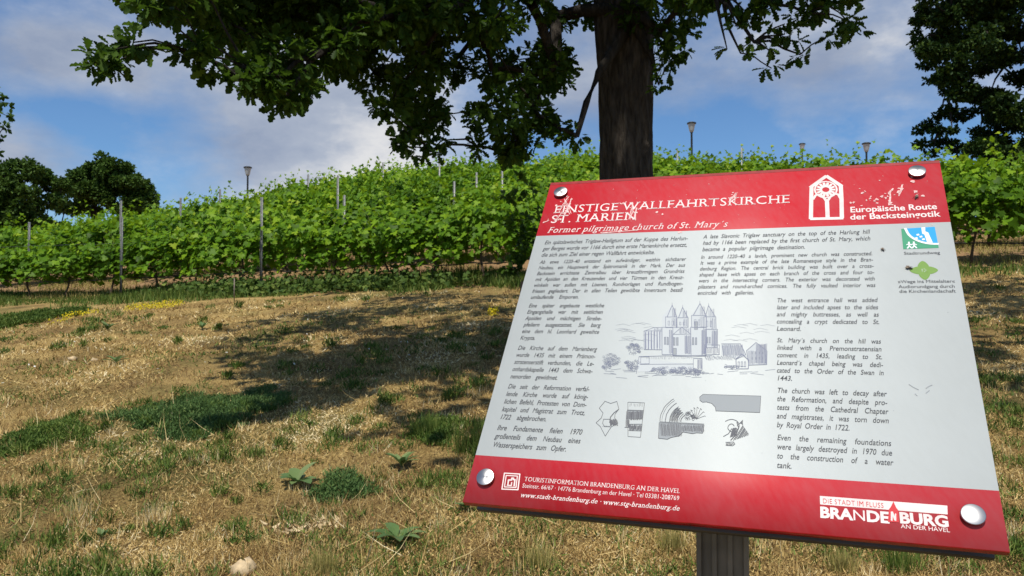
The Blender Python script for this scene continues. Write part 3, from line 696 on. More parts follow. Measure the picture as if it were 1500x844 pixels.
# --- metal tray behind, spacers and post
m = MB(); m.box(W(0.5, 0.5, -0.041), (S*0.488, S*0.490, 0.004), AX)
tray = bevel(m.build('backing_tray', M['tray'], board), 0.0008, 1)
for (x, y) in ((822, 284), (1343, 254), (711, 704), (1424, 760)):
    m = MB(); a, b = ab(x, y); m.lathe(W(a, b, -0.0372), [(0.0085, 0), (0.0085, 0.0370-TH)], 16, np.stack([PU, -PV, PN])); m.build('spacer', M['steel'], board, True)
m = MB(); ph = (PU[0], PU[1]); pax = np.stack([PU, np.array([-PU[1], PU[0], 0]), np.array([0, 0, 1.0])])
ptop = W(0.5, 0.6, -0.05)[2]; zc = (ptop+post_base[2])/2; hh = (ptop-post_base[2])/2
m.box((post_base[0], post_base[1], zc), (0.036, 0.030, hh), pax)
for sx in (-0.036, -0.012, 0.012, 0.036):
    m.box(np.array((post_base[0], post_base[1], zc))+pax[0]*sx-pax[1]*0.032, (0.004, 0.006, hh-.001), pax)
bevel(m.build('post', M['postbrown'], board), 0.0015, 2)
# --- dead insects on the panel
def insect(px, py, s, label, rot):
    a, b = ab(px, py); c = W(a, b, 0.0)
    rt = empty('dead_insect', c, label, 'insect')
    e0 = PU*cos(rot)+PV*sin(rot); e1 = -PU*sin(rot)+PV*cos(rot); ax = np.stack([e0, np.cross(PN, e0), PN])
    m = MB()
    m.lathe(c+PN*s*.35, [(s*.05, -s*.8), (s*.28, -s*.6), (s*.34, -s*.1), (s*.2, s*.15), (s*.3, s*.3), (s*.26, s*.55), (s*.1, s*.62), (s*.2, s*.72), (s*.17, s*.92), (s*.04, s*1.0)], 10, np.stack([ax[1], ax[2], ax[0]]))
    m.build('body', M['bug'], rt, True)
    m = MB()
    for sg in (-1, 1):
        for k in (-.15, .2, .45): m.tube([c+e0*s*k+PN*s*.3, c+e0*s*(k+.1)+ax[1]*sg*s*.55+PN*s*.45, c+e0*s*(k*1.6)+ax[1]*sg*s*.85+PN*s*.02], s*.035, 5)
    m.build('legs', M['bug'], rt)
    for sg in (-1, 1):
        q = [c+e0*s*.3+PN*s*.66, c-e0*s*.2+ax[1]*sg*s*.5+PN*s*.55, c-e0*s*.95+ax[1]*sg*s*.45+PN*s*.35, c-e0*s*.7+ax[1]*sg*s*.08+PN*s*.6]
        mk('wing', [p for p in q]+[p+PN*s*.02 for p in q], [(0, 1, 2, 3), (7, 6, 5, 4), (0, 4, 5, 1), (1, 5, 6, 2), (2, 6, 7, 3), (3, 7, 4, 0)], M['bugwing'], rt)
insect(1293, 367, 0.0042, 'small dark dead insect on white panel right of the English text', 1.2)
insect(1331, 394, 0.0056, 'brown dead insect with wings on panel beside the green clover logo', 0.4)
insect(1342, 290, 0.0052, 'crumpled brown dead insect on the red header below the top cap', 2.0)

# ------------------------------------------------------------------ oak
OAKX, OAKY = P(915, 300, 7.7)[:2]
oz = float(terr(OAKX, OAKY))
oak = empty('oak_tree', (OAKX, OAKY, oz), 'large oak with thick dark trunk and low hanging lobed leaves behind the information board', 'tree')
hz = np.concatenate([np.linspace(-0.3, 4.2, 90), np.linspace(4.5, 10, 14)])
K = 96; TV = []
for h in hz:
    r0 = 0.262+0.28*math.exp(-max(h, 0)*2.2)+0.012*math.sin(h*2.3)
    if h > 4: r0 = 0.262+.012*math.sin(9.2)-0.026*(h-4)
    cxo = 0.04*sin(h*.8)-0.02; cyo = .03*sin(h*.6+1)
    for j in range(K):
        q = 2*pi*j/K
        r = r0*(1+0.035*sin(q*3+h*1.1)+0.03*sin(q*5-h*.9+1)+0.026*sin(q*13+sin(h*6+q)*1.4)+0.022*sin(q*19+h*2+sin(h*9+q*2)*1.6)+0.10*math.exp(-max(h, 0)*3)*sin(q*5+.7))
        if abs(q-0.25) < .6: r += 0.035*math.exp(-((h-2.55)/.25)**2)*(1-abs(q-.25)/.6)
        TV.append((OAKX+cxo+r*cos(q), OAKY+cyo+r*sin(q), oz+h))
nh = len(hz)
TF = [(i*K+j, i*K+(j+1) % K, (i+1)*K+(j+1) % K, (i+1)*K+j) for i in range(nh-1) for j in range(K)]
mk('trunk', TV, TF, M['bark'], oak, smooth=True)
# crown: clumps of twigs. Lower clumps hang where the photo shows them, the rest, above the frame, is shaped for its shadows on the meadow
LB_X = [120, 215, 235, 250, 300, 335, 345, 400, 440, 480, 520, 560, 585, 610, 640, 670, 700, 740, 775, 800, 860, 885, 965, 1000, 1015, 1040]
LB_Y = [-40, -10, 30, 45, 48, 62, 110, 145, 148, 120, 135, 150, 215, 235, 225, 195, 222, 242, 235, 205, 215, 110, 110, 105, 50, 10]
def lowb(x): return float(np.interp(x, LB_X, LB_Y))
clumps = []   # (pos, radius, density)
def near_d(x): return float(np.interp(x, [120, 300, 450, 600, 870, 1000, 1300], [4.4, 4.9, 5.6, 6.2, 6.8, 7.0, 5.8]))
cnt = 0
while cnt < 205:
    x = random.uniform(225, 1010); yb = lowb(x); y = random.uniform(-160, yb-28)
    if 866 < x < 958 and y > 40: continue
    # sky windows in the foliage
    if any((x-wx)**2/rx**2+(y-wy)**2/ry**2 < 1 for wx, wy, rx, ry in ((855, 85, 20, 26), (450, 52, 12, 16), (655, 130, 26, 22), (620, 190, 16, 14), (835, 140, 14, 30), (1010, 90, 20, 60), (330, 70, 20, 25), (680, 100, 12, 18))): continue
    d = near_d(x)+random.uniform(-0.3, 1.9)
    clumps.append((P(x, y, d), random.uniform(0.16, 0.27), 1.0)); cnt += 1
for (x, y, d, r) in ((150, 85, 4.4, .10), (170, 72, 4.4, .10), (197, 62, 4.45, .09), (162, 95, 4.4, .07), (135, 88, 4.4, .06), (228, 20, 4.5, .12), (240, -5, 4.6, .15), (275, 75, 4.8, .09), (300, 82, 4.8, .11), (318, 95, 4.9, .10), (290, 60, 4.8, .08), (262, 72, 4.8, .05),
                     (355, 118, 5.0, .10), (385, 130, 5.1, .13), (420, 140, 5.3, .11), (365, 105, 5.1, .08),
                     (590, 190, 6.3, .10), (600, 215, 6.3, .10), (630, 222, 6.4, .11), (575, 165, 6.2, .12), (650, 205, 6.4, .08), (700, 215, 6.8, .10), (735, 225, 6.9, .12), (760, 222, 6.9, .10), (845, 200, 7.1, .09), (820, 190, 7.0, .12), (790, 170, 7.0, .16), (705, 170, 6.8, .16), (745, 195, 6.8, .15),
                     (985, 75, 7.2, .14), (975, 100, 7.2, .10), (990, 55, 7.2, .10), (965, 125, 7.3, .06), (968, 50, 7.3, .13),
                     (1090, 15, 6.2, .12), (1120, 5, 6.2, .14), (1080, 40, 6.2, .06), (1150, 35, 6.1, .10), (1180, 20, 6.1, .12), (1215, 10, 6.0, .12), (1240, 30, 5.9, .10), (1222, 50, 5.9, .07), (1258, 50, 5.9, .05), (1065, 72, 6.2, .04), (1085, 78, 6.2, .03), (1105, 62, 6.2, .05), (1128, 75, 6.1, .06), (1130, 100, 6.1, .06), (1150, 50, 6.1, .06), (1172, 80, 6.1, .06), (1165, 60, 6.1, .05), (1200, -20, 6.1, .2), (1120, -40, 6.2, .2), (1250, -30, 6, .2), (1040, -20, 6.5, .2)):
    clumps.append((P(x, y, d), r, 1.15))
nvis = len(clumps)
def shade_px(p):
    # where the shadow of a crown point falls on the meadow, as seen in the photo
    tt = np.linspace(0, 16, 200); q = p[None]-sd[None]/sd[2]*tt[:, None]
    h_ = q[:, 2]-terr(q[:, 0], q[:, 1], False); i_ = int(np.argmax(h_ < 0))
    return toph(*q[i_]) if q[i_][1] > .8 else (9999, 9999)
def keeps_meadow_lit(p):
    X_, Y_ = shade_px(p)
    if X_ > 1500 or Y_ > 844 or Y_ < 400: return Y_ > 700 and X_ < 1500 and X_ > -50
    if Y_ > 655 or X_ < np.interp(Y_, [420, 440, 480, 520, 545, 600, 650, 660], [470, 440, 400, 330, 390, 500, 540, 640]): return True
    return any((X_-wx)**2/rx**2+(Y_-wy)**2/ry**2 < 1 for wx, wy, rx, ry in ((545, 572, 110, 22), (600, 470, 70, 12), (520, 448, 70, 7), (440, 492, 40, 8), (640, 610, 30, 14), (1440, 480, 50, 14)))
for (tx, ty, h_, r_) in ((600, 598, 5.2, .42), (650, 622, 5.0, .40), (690, 590, 5.4, .45), (702, 640, 4.9, .42), (560, 628, 5.1, .22), (520, 640, 5.0, .16), (705, 545, 5.8, .5), (640, 520, 6.2, .5), (690, 500, 6.5, .55), (480, 482, 6.6, .4), (420, 502, 6.3, .3), (330, 524, 6.0, .16), (370, 517, 6.0, .2), (285, 528, 6.0, .1), (450, 437, 7.4, .4), (500, 430, 7.6, .4), (560, 425, 7.8, .45), (640, 430, 7.8, .5), (700, 440, 7.6, .55), (700, 420, 8.2, .5), (1450, 440, 6.6, .5), (1480, 455, 6.4, .5), (1440, 560, 5.4, .35), (1485, 580, 5.2, .35), (1430, 520, 5.8, .3)):
    clumps.append((G(tx, ty)+sd/sd[2]*h_, r_, 0.5))  # extra unseen clumps, each added to cast shade on a chosen meadow spot
cnt = 0; tries = 0
while cnt < 300 and tries < 6000:
    tries += 1
    v = rdir(1)[0]*random.random()**(1/2.6)
    p = np.array([OAKX+0.3, OAKY-0.5, oz+7.2])+v*np.array([6.2, 5.6, 4.6])
    if p[2] < oz+3.0: continue
    qx, qy = toph(*p)
    if p[1] > -0.8:
        mg = 1.2*.62*FOC/max(p[1], .5)
        if p[1] < 1 and p[2] < 4.5: continue
        if p[1] >= .6 and qy > -30-mg and -mg < qx < 1500+mg: continue
    if p[1] < 3.2 and p[2] < 4.2: continue
    if keeps_meadow_lit(p) and random.random() < .93: continue
    clumps.append((p, random.uniform(0.32, 0.65), 0.5)); cnt += 1
# branches: every clump joins the nearest node that lies closer to the trunk
root = np.array([OAKX, OAKY, 0])
def limb0(p):
    z = min(max(p[2]-0.4*np.hypot(p[0]-OAKX, p[1]-OAKY)*1.0, oz+2.5), oz+9); return np.array([OAKX, OAKY, z])
order = sorted(range(len(clumps)), key=lambda i: np.hypot(*(clumps[i][0][:2]-root[:2])))
nodes = [np.array([OAKX, OAKY, z]) for z in np.arange(oz+3.9, oz+9.5, .5)]; par = [-1]*len(nodes); size = [0.0]*len(nodes); links = []
for i in order:
    p = clumps[i][0]; A = np.array(nodes); rp = np.hypot(*(p[:2]-root[:2])); rA = np.hypot(A[:, 0]-OAKX, A[:, 1]-OAKY)
    tq = np.linspace(.1, .9, 9)[:, None, None]; sg = A[None, :, :2]*(1-tq)+p[None, None, :2]*tq; ma = np.hypot(sg[..., 0]-OAKX, sg[..., 1]-OAKY).min(0)
    D = np.linalg.norm(A-p, axis=1)+np.where(rA > rp*.93, 50, 0)+np.where((rA > .3) & ((ma < .45) | ((A[:, 0]-OAKX)*(p[0]-OAKX) < 0)), 50, 0)+0.25*np.abs(rA-rp*.6); j = int(np.argmin(D))
    nodes.append(p); par.append(j); size.append(1.0)
acc = [1.0]*len(nodes)
for k in range(len(nodes)-1, -1, -1):
    if par[k] >= 0: acc[par[k]] += acc[k]
mb = MB()
for k in range(len(nodes)):
    if par[k] < 0: continue
    a, b = nodes[par[k]], nodes[k]; L = np.linalg.norm(b-a)
    r1 = 0.0045*acc[k]**0.55; r0 = min(0.0045*acc[par[k]]**0.55, 0.16) if par[par[k]] >= 0 else min(r1*1.6, 0.16)
    pts = []; nseg = max(3, int(L/.25)); sag = np.array([0, 0, 0.08*L])
    off = rng.normal(size=3)*0.05*L
    for t in np.linspace(0, 1, nseg+1): pts.append(a*(1-t)+b*t+sag*sin(pi*t)+off*sin(pi*t)*cos(3*t))
    mb.tube(pts, np.linspace(max(r0*.9, r1), r1, nseg+1), 7, False)
mb.build('branches', M['bark2'], oak, True)
half = [(0.02, 0.0), (0.05, 0.10), (0.17, 0.20), (0.10, 0.31), (0.25, 0.42), (0.14, 0.54), (0.29, 0.66), (0.17, 0.77), (0.19, 0.90), (0.03, 1.0)]
T = []; 
for (x, y) in half: T += [(-x, y, 0.25*x), (0, y, -0.06*y*y), (x, y, 0.25*x)]
OF = []
for i in range(len(half)-1): OF += [(3*i, 3*i+1, 3*i+4, 3*i+3), (3*i+1, 3*i+2, 3*i+5, 3*i+4)]
OT = np.array(T)
halfs = [(0.03, 0), (0.24, 0.3), (0.28, 0.65), (0.03, 1)]
T = []
for (x, y) in halfs: T += [(-x, y, 0.25*x), (0, y, 0), (x, y, 0.25*x)]
ST = np.array(T); SF = []
for i in range(3): SF += [(3*i, 3*i+1, 3*i+4, 3*i+3), (3*i+1, 3*i+2, 3*i+5, 3*i+4)]
def rosettes(c, r, nro, nl, lsize, flat=0.6, droop=-0.25):
    """leaf tufts round twig tips inside a ball"""
    v = rdir(nro)*(rng.random((nro, 1))**0.4)*r*np.array([1, 1, flat+.2]); tips = c+v
    out = tips-c; out[:, 2] += droop*r; out += rng.normal(size=out.shape)*r*.5
    out /= np.linalg.norm(out, axis=1, keepdims=True)+1e-9
    pos = np.repeat(tips, nl, 0); o = np.repeat(out, nl, 0)
    dv_ = o*0.8+rdir(nro*nl)*0.9; dv_[:, 2] += droop; nr = np.array([0, 0, 1.0])+rng.normal(size=(nro*nl, 3))*0.55
    return pos+dv_*0.01, basis(dv_, nr), lsize*rng.uniform(.65, 1.2, nro*nl), rng.random(nro*nl)
def gather(lst): return [np.concatenate([l[i] for l in lst]) for i in range(4)]
near = []; far = []
for i, (p, r, dn_) in enumerate(clumps):
    if i < nvis:
        n = max(2, int(round(740*dn_*r*r))) if r > .125 else max(1, int(620*r*r)+1)
        near.append(rosettes(p, r, n, 6, 0.092))
    else: far.append(rosettes(p, r, int(20*(r/.5)**2), 6, 0.15))
pos, B, s, t = gather(near); A1 = scatter(OT, OF, pos, B, s, t)
pos, B, s, t = gather(far); A2 = scatter(ST, SF, pos, B, s, t)
V, F, t = join_sc([A1, A2])
mk('crown', V, F, M['oak'], oak, tint=t)

# ------------------------------------------------------------------ generic broadleaf trees
def tree(name, label, base, trunk_h, trunk_r, clist, leaf, mat, nper, cat='tree', flat=0.6, group=None, limbs=True, droop=-.1):
    """clist: (pos, radius) leaf clumps; trunk up to trunk_h then limbs to clumps"""
    rt = empty(name, base, label, cat, group); base = np.array(base, float)
    m = MB(); top = base+np.array([0, 0, trunk_h])
    m.tube([base-np.array([0, 0, .3]), base+np.array([trunk_r*.3, 0, trunk_h*.3]), base+np.array([-trunk_r*.2, 0, trunk_h*.7]), top], [trunk_r*1.35, trunk_r, trunk_r*.85, trunk_r*.7], 12)
    m.build('trunk', M['bark2'], rt, True)
    m = MB()
    nds = [top-np.array([0, 0, trunk_h*f]) for f in (0, .12, .25)]; 
    for p, r in sorted(clist, key=lambda q: np.linalg.norm(q[0]-top)):
        A = np.array(nds); dd = np.linalg.norm(A-p, axis=1)+.4*np.linalg.norm(A-top, axis=1)*.5; a = A[int(np.argmin(dd))]; L = np.linalg.norm(p-a)
        rr = trunk_r*0.42*min(1, 0.25+L*.12)
        mid = (a+p)/2+np.array([0, 0, .1*L])+rng.normal(size=3)*.05*L
        m.tube([a, (a+mid)/2, mid, (mid+p)/2, p], np.linspace(rr, rr*.22, 5), 6, False); nds += [p, mid]
    m.build('branches', M['bark2'], rt, True)
    ls = [rosettes(p, r, max(3, int(nper*r*r)), 5, leaf, flat, droop) for p, r in clist]
    pos, B, s, t = gather(ls); V, F, t = scatter(ST, SF, pos, B, s, t)
    mk('crown', V, F, mat, rt, tint=t)
    return rt
def crown_px(lst, d, jit=1.5): return [(P(x, y, d+random.uniform(-jit, jit)), r*d/FOC) for x, y, r in lst]
# rounded tree on the ridge at the left
L = []
for i in range(110):
    t = random.uniform(pi*1.02, 2*pi*.985); rr = random.random()**.45
    x = 155+random.uniform(60, 76)*rr*cos(t); y = 318+random.uniform(74, 90)*rr*sin(t)
    if (x-98)**2/12**2+(y-290)**2/8**2 < 1 or (x-142)**2/12**2+(y-300)**2/9**2 < 1: continue
    L.append((x, y, random.uniform(9, 15)))
L += [(145, 226, 5), (160, 236, 7), (220, 293, 7), (212, 300, 7), (225, 305, 4)]
b = P(138, 330, 52); b[2] = terr(b[0], b[1])
tree('round_tree', 'dome-shaped dark tree with open forked trunk beyond the left end of the vineyard', b, max(1.2, P(138, 298, 52)[2]-b[2]), .22, crown_px(L, 52, 2.5), .22, M['fartree'], 260, flat=.45, group='trees beyond the vineyard')
L = [(random.uniform(-60, 98), random.uniform(238, 350), random.uniform(9, 17)) for i in range(130)]
L = [q for q in L if q[1] > 240+max(0, (q[0]-50))*.7 and (q[0]-75)**2/20**2+(q[1]-310)**2/12**2 > 1] + [(20, 236, 7), (45, 240, 8), (70, 256, 8), (85, 268, 7)]
b = P(10, 350, 44); b[2] = terr(b[0], b[1])
tree('broad_tree', 'broad dark tree at the left edge of the view next to the dome-shaped tree', b, 2.2, .24, crown_px(L, 44, 2.5), .20, M['fartree'], 280, flat=.5, group='trees beyond the vineyard')
L = [(random.uniform(-200, -42), random.uniform(100, 300), random.uniform(22, 36)) for i in range(70)]+[(4, 150, 12), (14, 172, 9), (6, 185, 10), (-4, 140, 10), (0, 205, 6), (-12, 220, 12), (-14, 160, 14), (-22, 180, 18), (-24, 140, 14)]
b = P(-110, 340, 30); b[2] = terr(b[0], b[1])
tree('tall_tree', 'tall tree reaching into view as a few leafy boughs above the broad dark tree', b, 3.0, .25, crown_px(L, 30, 2), .2, M['fartree'], 100, flat=.5, group='trees beyond the vineyard')
# tall dark tree at the right with level sprays
L = []
for i in range(560):
    x = random.uniform(1345, 1700); y = random.uniform(-190, 236)
    edge = np.interp(y, [-200, 0, 20, 60, 100, 120, 150, 200, 236], [1335, 1348, 1345, 1342, 1352, 1380, 1392, 1400, 1400])
    if x < edge+12: continue
    L.append((P(x, y, 23+random.uniform(-3.2, 3.2)), random.uniform(.25, .45)))
for (x, y) in ((1350, 12), (1346, 30), (1342, 48), (1345, 62), (1352, 80), (1358, 95), (1376, 112), (1362, 118), (1386, 135), (1392, 160), (1378, 168), (1362, 182), (1350, 190), (1375, 192), (1395, 190), (1352, 212), (1368, 208), (1385, 210), (1400, 215), (1365, 225), (1415, 240), (1440, 243), (1470, 240), (1495, 236), (1405, 236)):
    L.append((P(x, y, 22+random.uniform(-.8, .8)), random.uniform(.16, .26)))
b = P(1560, 400, 23.5); b[2] = terr(b[0], b[1])
tree('hornbeam_tree', 'tall dark tree with level leafy sprays at the right edge of the view', b, 5, .3, L, .115, M['rtree'], 760, flat=.28, droop=-.05)
# dark foliage added to stand in for a shaded stretch of vines
L = [(P(random.uniform(750, 806), random.uniform(262, 425), 10.3+random.uniform(-.4, .4)), random.uniform(.11, .19)) for i in range(26)]
b = P(765, 440, 10.3); b[2] = terr(b[0], b[1])
tree('shade_foliage', 'dark foliage added for the shaded vines at the left edge of the board', b, .5, .03, L, .10, M['oak'], 210, cat='shade_foliage')

# ------------------------------------------------------------------ vineyard
g5 = [(0, 0, 0), (-.42, -.12, .05), (-.55, .32, .09), (-.27, .42, .03), (-.30, .80, .02), (0, .62, -.04), (0.02, 1.0, -.10), (.30, .80, .02), (.27, .42, .03), (.55, .32, .09), (.42, -.12, .05), (0, .38, .0)]
GT = np.array(g5); GT[:, 1] -= .1
GF = [(0, 11, 2, 1), (11, 3, 2), (11, 5, 4, 3), (11, 7, 6, 5), (11, 8, 7), (11, 9, 8), (0, 10, 9, 11)]
def vine_parts(seed, h=1.62, nl=390, tips=6, lsz=.168):
    rg = np.random.default_rng(seed)
    m = MB(); j = rg.normal(size=8)*.03
    m.tube([(0, 0, -.1), (j[0], j[1], .15), (j[2], j[3], .38), (j[4], j[5], .6), (j[6]*2, j[7], .85)], [.034, .028, .024, .024, .02], 7)
    for sg in (-1, 1): m.tube([(j[4], j[5], .58), (sg*.2, 0, .66), (sg*.55, .02*sg, .64)], [.018, .013, .009], 6)
    n = MB(); pos = []; 
    sh = []
    for i in range(10+tips):
        x = rg.uniform(-.6, .6); top = h*rg.uniform(.75, 1.0) if i < 10 else h*rg.uniform(1.03, 1.26); y0 = rg.normal()*.04; b1 = rg.normal()*.16
        pts = [np.array([x+rg.normal()*.02+.1*q*rg.normal(), y0+b1*q, .62+(top-.62)*q]) for q in np.linspace(0, 1, 6)]
        n.tube(pts, np.linspace(.006, .002, 6), 5, False)
        sh.append(pts)
    # leaves: dense curtain, plus leaves along the upper shoots
    k = nl; u = rg.random(k)
    z = .38+.2*(.5+.5*np.sin(rg.uniform(0, 6)+np.linspace(0, 9, k)))+(h-.56)*rg.beta(1.5, 1.35, k); lump = .20*(1+.55*np.sin(z*5+seed)+.4*np.sin(z*9+seed*2))
    x = rg.uniform(-.68, .68, k); y = rg.normal(size=k)*lump
    L1 = np.stack([x, y, z], 1)
    ext = []
    for p in sh:
        for q in range(2, 6):
            for _ in range(2): ext.append(p[q]+rg.normal(size=3)*.045)
    L1 = np.concatenate([L1, np.array(ext)]); k = len(L1)
    sy = np.sign(L1[:, 1]+rg.normal(size=k)*.05)
    nrm = np.stack([rg.normal(size=k)*.5, sy*.75, .65+rg.normal(size=k)*.35], 1)
    dr = np.stack([rg.normal(size=k)*.75, sy*.55, -.55+rg.normal(size=k)*.35], 1)
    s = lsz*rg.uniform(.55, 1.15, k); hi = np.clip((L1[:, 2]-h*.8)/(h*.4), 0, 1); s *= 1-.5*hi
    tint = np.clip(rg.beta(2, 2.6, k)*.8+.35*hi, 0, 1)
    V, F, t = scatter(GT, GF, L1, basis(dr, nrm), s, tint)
    return m, n, (V, F, t)
ang = math.atan2(-0.245, 1.0)
protos = []; solo = []
for sd_ in range(7):
    m, n, (V, F, t) = vine_parts(sd_+11)
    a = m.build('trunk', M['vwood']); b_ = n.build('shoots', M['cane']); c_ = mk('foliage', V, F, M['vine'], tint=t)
    protos.append((a.data, b_.data, c_.data))
    for o in (a, b_, c_): bpy.data.objects.remove(o)
for sd_ in range(6):
    m, n, (V, F, t) = vine_parts(sd_+31, nl=310, tips=6, lsz=.185)
    nv = len(m.V); L_, S_ = F; ml = np.concatenate([np.array(f) for f in m.F]); ms = np.cumsum([0]+[len(f) for f in m.F])[:-1]
    o = mk('grapevine', np.concatenate([np.array(m.V), V]), (np.concatenate([ml, L_+nv]), np.concatenate([ms, S_+len(ml)])), [M['vwood'], M['vine']], tint=np.concatenate([np.zeros(nv), t]), midx=[0]*len(ms)+[1]*len(S_))
    solo.append(o.data); bpy.data.objects.remove(o)
ORD = ['front', 'second', 'third', 'fourth', 'fifth', 'sixth', 'seventh', 'eighth', 'ninth']
NR = 9; W0 = 16.3; DW = 1.95
def rowpt(k, x): 
    w = W0+DW*k; y = w-0.245*x; return np.array([x, y, float(terr(x, y))])
nv_total = 0
for k in range(NR):
    x = -19.0-1.6*k if k else -14.0
    xe = 15.0+1.3*k
    while x < xe:
        p = rowpt(k, x+random.uniform(-.08, .08)); qx, qy = toph(p[0], p[1], p[2]+1.2)
        step = 1.12 if k < 3 else 1.3
        x += step
        if not -60 < qx < (1750 if k < 2 else 1580): continue
        # fully behind the board or the right-hand tree base and lower than the ridge: not shown by the photo
        if k > 0 and 930 < qx < 1330 and k < 4: continue
        sc_h = 1.0 if k else float(np.interp(qx, [0, 100, 200, 400, 1500], [0.74, 0.80, 0.88, 1.0, 1.06]))
        rot = ang+(pi if random.random() < .5 else 0)+random.uniform(-.12, .12)
        if k == 0:
            where = 'left of the first steel post' if qx < 190 else 'between the two left steel posts' if qx < 390 else 'left of the oak shade' if qx < 620 else 'in the oak shade' if qx < 800 else 'behind the board' if qx < 1385 else 'right of the board'
            r = empty('grapevine', p, 'bushy green grapevine of the front vineyard row, '+where, 'grapevine', 'grapevines of the front row '+where)
            r.rotation_euler = (0, 0, rot); s = sc_h*random.uniform(.88, 1.07); r.scale = (random.uniform(.9, 1.08), random.uniform(.8, 1.3), s)
            pr = random.choice(protos)
            for nm, me in zip(('trunk', 'shoots', 'foliage'), pr):
                o = bpy.data.objects.new(nm, me); C.objects.link(o); o.parent = r
        else:
            o = bpy.data.objects.new('grapevine', random.choice(solo)); C.objects.link(o); o.location = p
            o.rotation_euler = (0, 0, rot); o.scale = (random.uniform(.9, 1.1), random.uniform(.8, 1.3), random.uniform(.84, 1.1))
            sec = 'left of the oak' if qx < 870 else 'right of the oak trunk'
            tag(o, 'green grapevine in the %s vineyard row uphill, %s' % (ORD[k], sec), 'grapevine', 'grapevines of the %s row %s' % (ORD[k], sec))
        nv_total += 1

def trellis_post(base, h, label, tilt=0.0):
    m = MB(); ax = np.stack([np.array([cos(ang), sin(ang), 0]), np.array([-sin(ang), cos(ang), 0]), np.array([tilt, 0, 1.0])])
    c = np.array(base)
    m.box(c+ax[2]*(h/2-.15), (.026, .0025, h/2+.15), ax); m.box(c+ax[2]*(h/2-.15)+ax[0]*.024-ax[1]*.014, (.0025, .0115, h/2+.15), ax); m.box(c+ax[2]*(h/2-.15)-ax[0]*.024-ax[1]*.014, (.0025, .0115, h/2+.15), ax)
    for z in np.arange(.5, h-.05, .3): m.box(c+ax[2]*z+ax[0]*.031-ax[1]*.01, (.006, .003, .012), ax)
    o = m.build('trellis_post', M['galv'], None)
    me = o.data; V = np.empty(len(me.vertices)*3, np.float32); me.vertices.foreach_get('co', V); V = V.reshape(-1, 3)-c.astype(np.float32); me.vertices.foreach_set('co', V.ravel()); o.location = base
    return tag(o, label, 'vineyard post', 'steel posts of the vineyard trellis')
def row_x(k, px):
    a = (px-750)/FOC; w = W0+DW*k; y = w/(1+.245*a); return a*y, y
def post_at(k, px, ytop, label):
    x, y = row_x(k, px); y -= .40; z = float(terr(x, y)); h = min(max(P(px, ytop, y)[2]-z, 1.75), 2.5)
    trellis_post((x, y, z), h, label)
for k, px, yt, lab in ((0, 190, 318, 'tall grey steel trellis post in the front row at the left'), (0, 391, 289, 'grey steel trellis post in the front row below the small lamp'), (0, 1489, 245, 'grey steel trellis post in front row at the right edge of view'),
                       (1, 187, 294, 'thin post rising just behind the leftmost front row post'), (2, 272, 290, 'dark slim post above the vines between the two left front posts'), (3, 328, 277, 'slim post under the left lamp, among the upper vines'),
                       (4, 455, 256, 'short visible post tip right of the left lamp'), (2, 499, 257, 'bright post in the middle of the vine slope'), (1, 509, 286, 'low post among the vine leaves under the bright middle post'),
                       (5, 563, 238, 'post near the vineyard skyline left of the oak leaves'), (5, 645, 229, 'post tip just under the lowest oak leaves'), (2, 667, 275, 'post left of the oak shade halfway down the vine slope'),
                       (3, 699, 258, 'pale post in the vines beside the dark foliage'), (3, 736, 254, 'leaning pale post close to the dark foliage'), (6, 1083, 216, 'post in the vines above the board middle'), (6, 990, 220, 'post in the vines just right of the oak trunk'),
                       (1, 55, 338, 'low post top at the far left end of the vines')):
    post_at(k, px, yt, lab)
# drip hose and wires along the front row
xs_ = np.arange(-14.5, 15.5, .35)
m = MB(); m.tube([rowpt(0, x)+np.array([0, -.06, .40+.035*sin(x*1.9)+.02*sin(x*5.3)]) for x in xs_], .0125, 6); tag(m.build('irrigation_hose', M['hose']), 'thin black irrigation hose hanging along the front vine row', 'hose')
for nm, hh_ in (('lower', .72), ('upper', 1.25)):
    m = MB(); m.tube([rowpt(0, x)+np.array([0, -.03, hh_]) for x in xs_], .0022, 4); tag(m.build('trellis_wire', M['wire']), '%s steel wire stretched through the front vine row' % nm, 'wire')
# stake with mesh guard in front of the row
b = G(343, 441); m = MB(); m.box(b+np.array([0, 0, .2]), (.009, .009, .25)); tag(m.build('plant_stake', M['postbrown']), 'short grey stake in front of the vines left of centre', 'stake')

# ------------------------------------------------------------------ park lamps on the hill top
def lamp(px, ytop, d, wpx, label):
    top = P(px, ytop, d); z0 = float(terr(top[0], top[1])); s = wpx*d/FOC/0.5
    rt = empty('park_lamp', (top[0], top[1], z0), label, 'street lamp', 'park lamps on the vineyard hill')
    h = top[2]-z0; c = np.array([top[0], top[1], z0])
    m = MB(); m.lathe(c, [(.09, 0), (.09, .6), (.055, .7), (.045, h-.62*s), (.06*s, h-.60*s), (.09*s, h-.55*s)], 12); m.build('pole', M['lampblack'], rt, True)
    m = MB(); m.lathe(c, [(.09*s, h-.548*s), (.13*s, h-.46*s), (.2*s, h-.13*s), (.21*s, h-.102*s)], 16); m.build('lantern_glass', M['lampglass'], rt, True)
    m = MB(); m.lathe(c, [(.25*s, h-.10*s), (.25*s, h-.04*s), (.16*s, h), (.03*s, h+.02*s)], 16); m.build('cap', M['lampblack'], rt, True)
lamp(363, 244, 40, 12, 'small park lamp above the left part of the vineyard')
lamp(1013, 179, 35, 13.5, 'tallest park lamp on the hill, right of the oak trunk')
lamp(1175, 210, 52, 9.5, 'distant half hidden park lamp above the board between two others')
lamp(1269, 209, 38, 12.5, 'park lamp rising over the top edge of the board near the right tree')

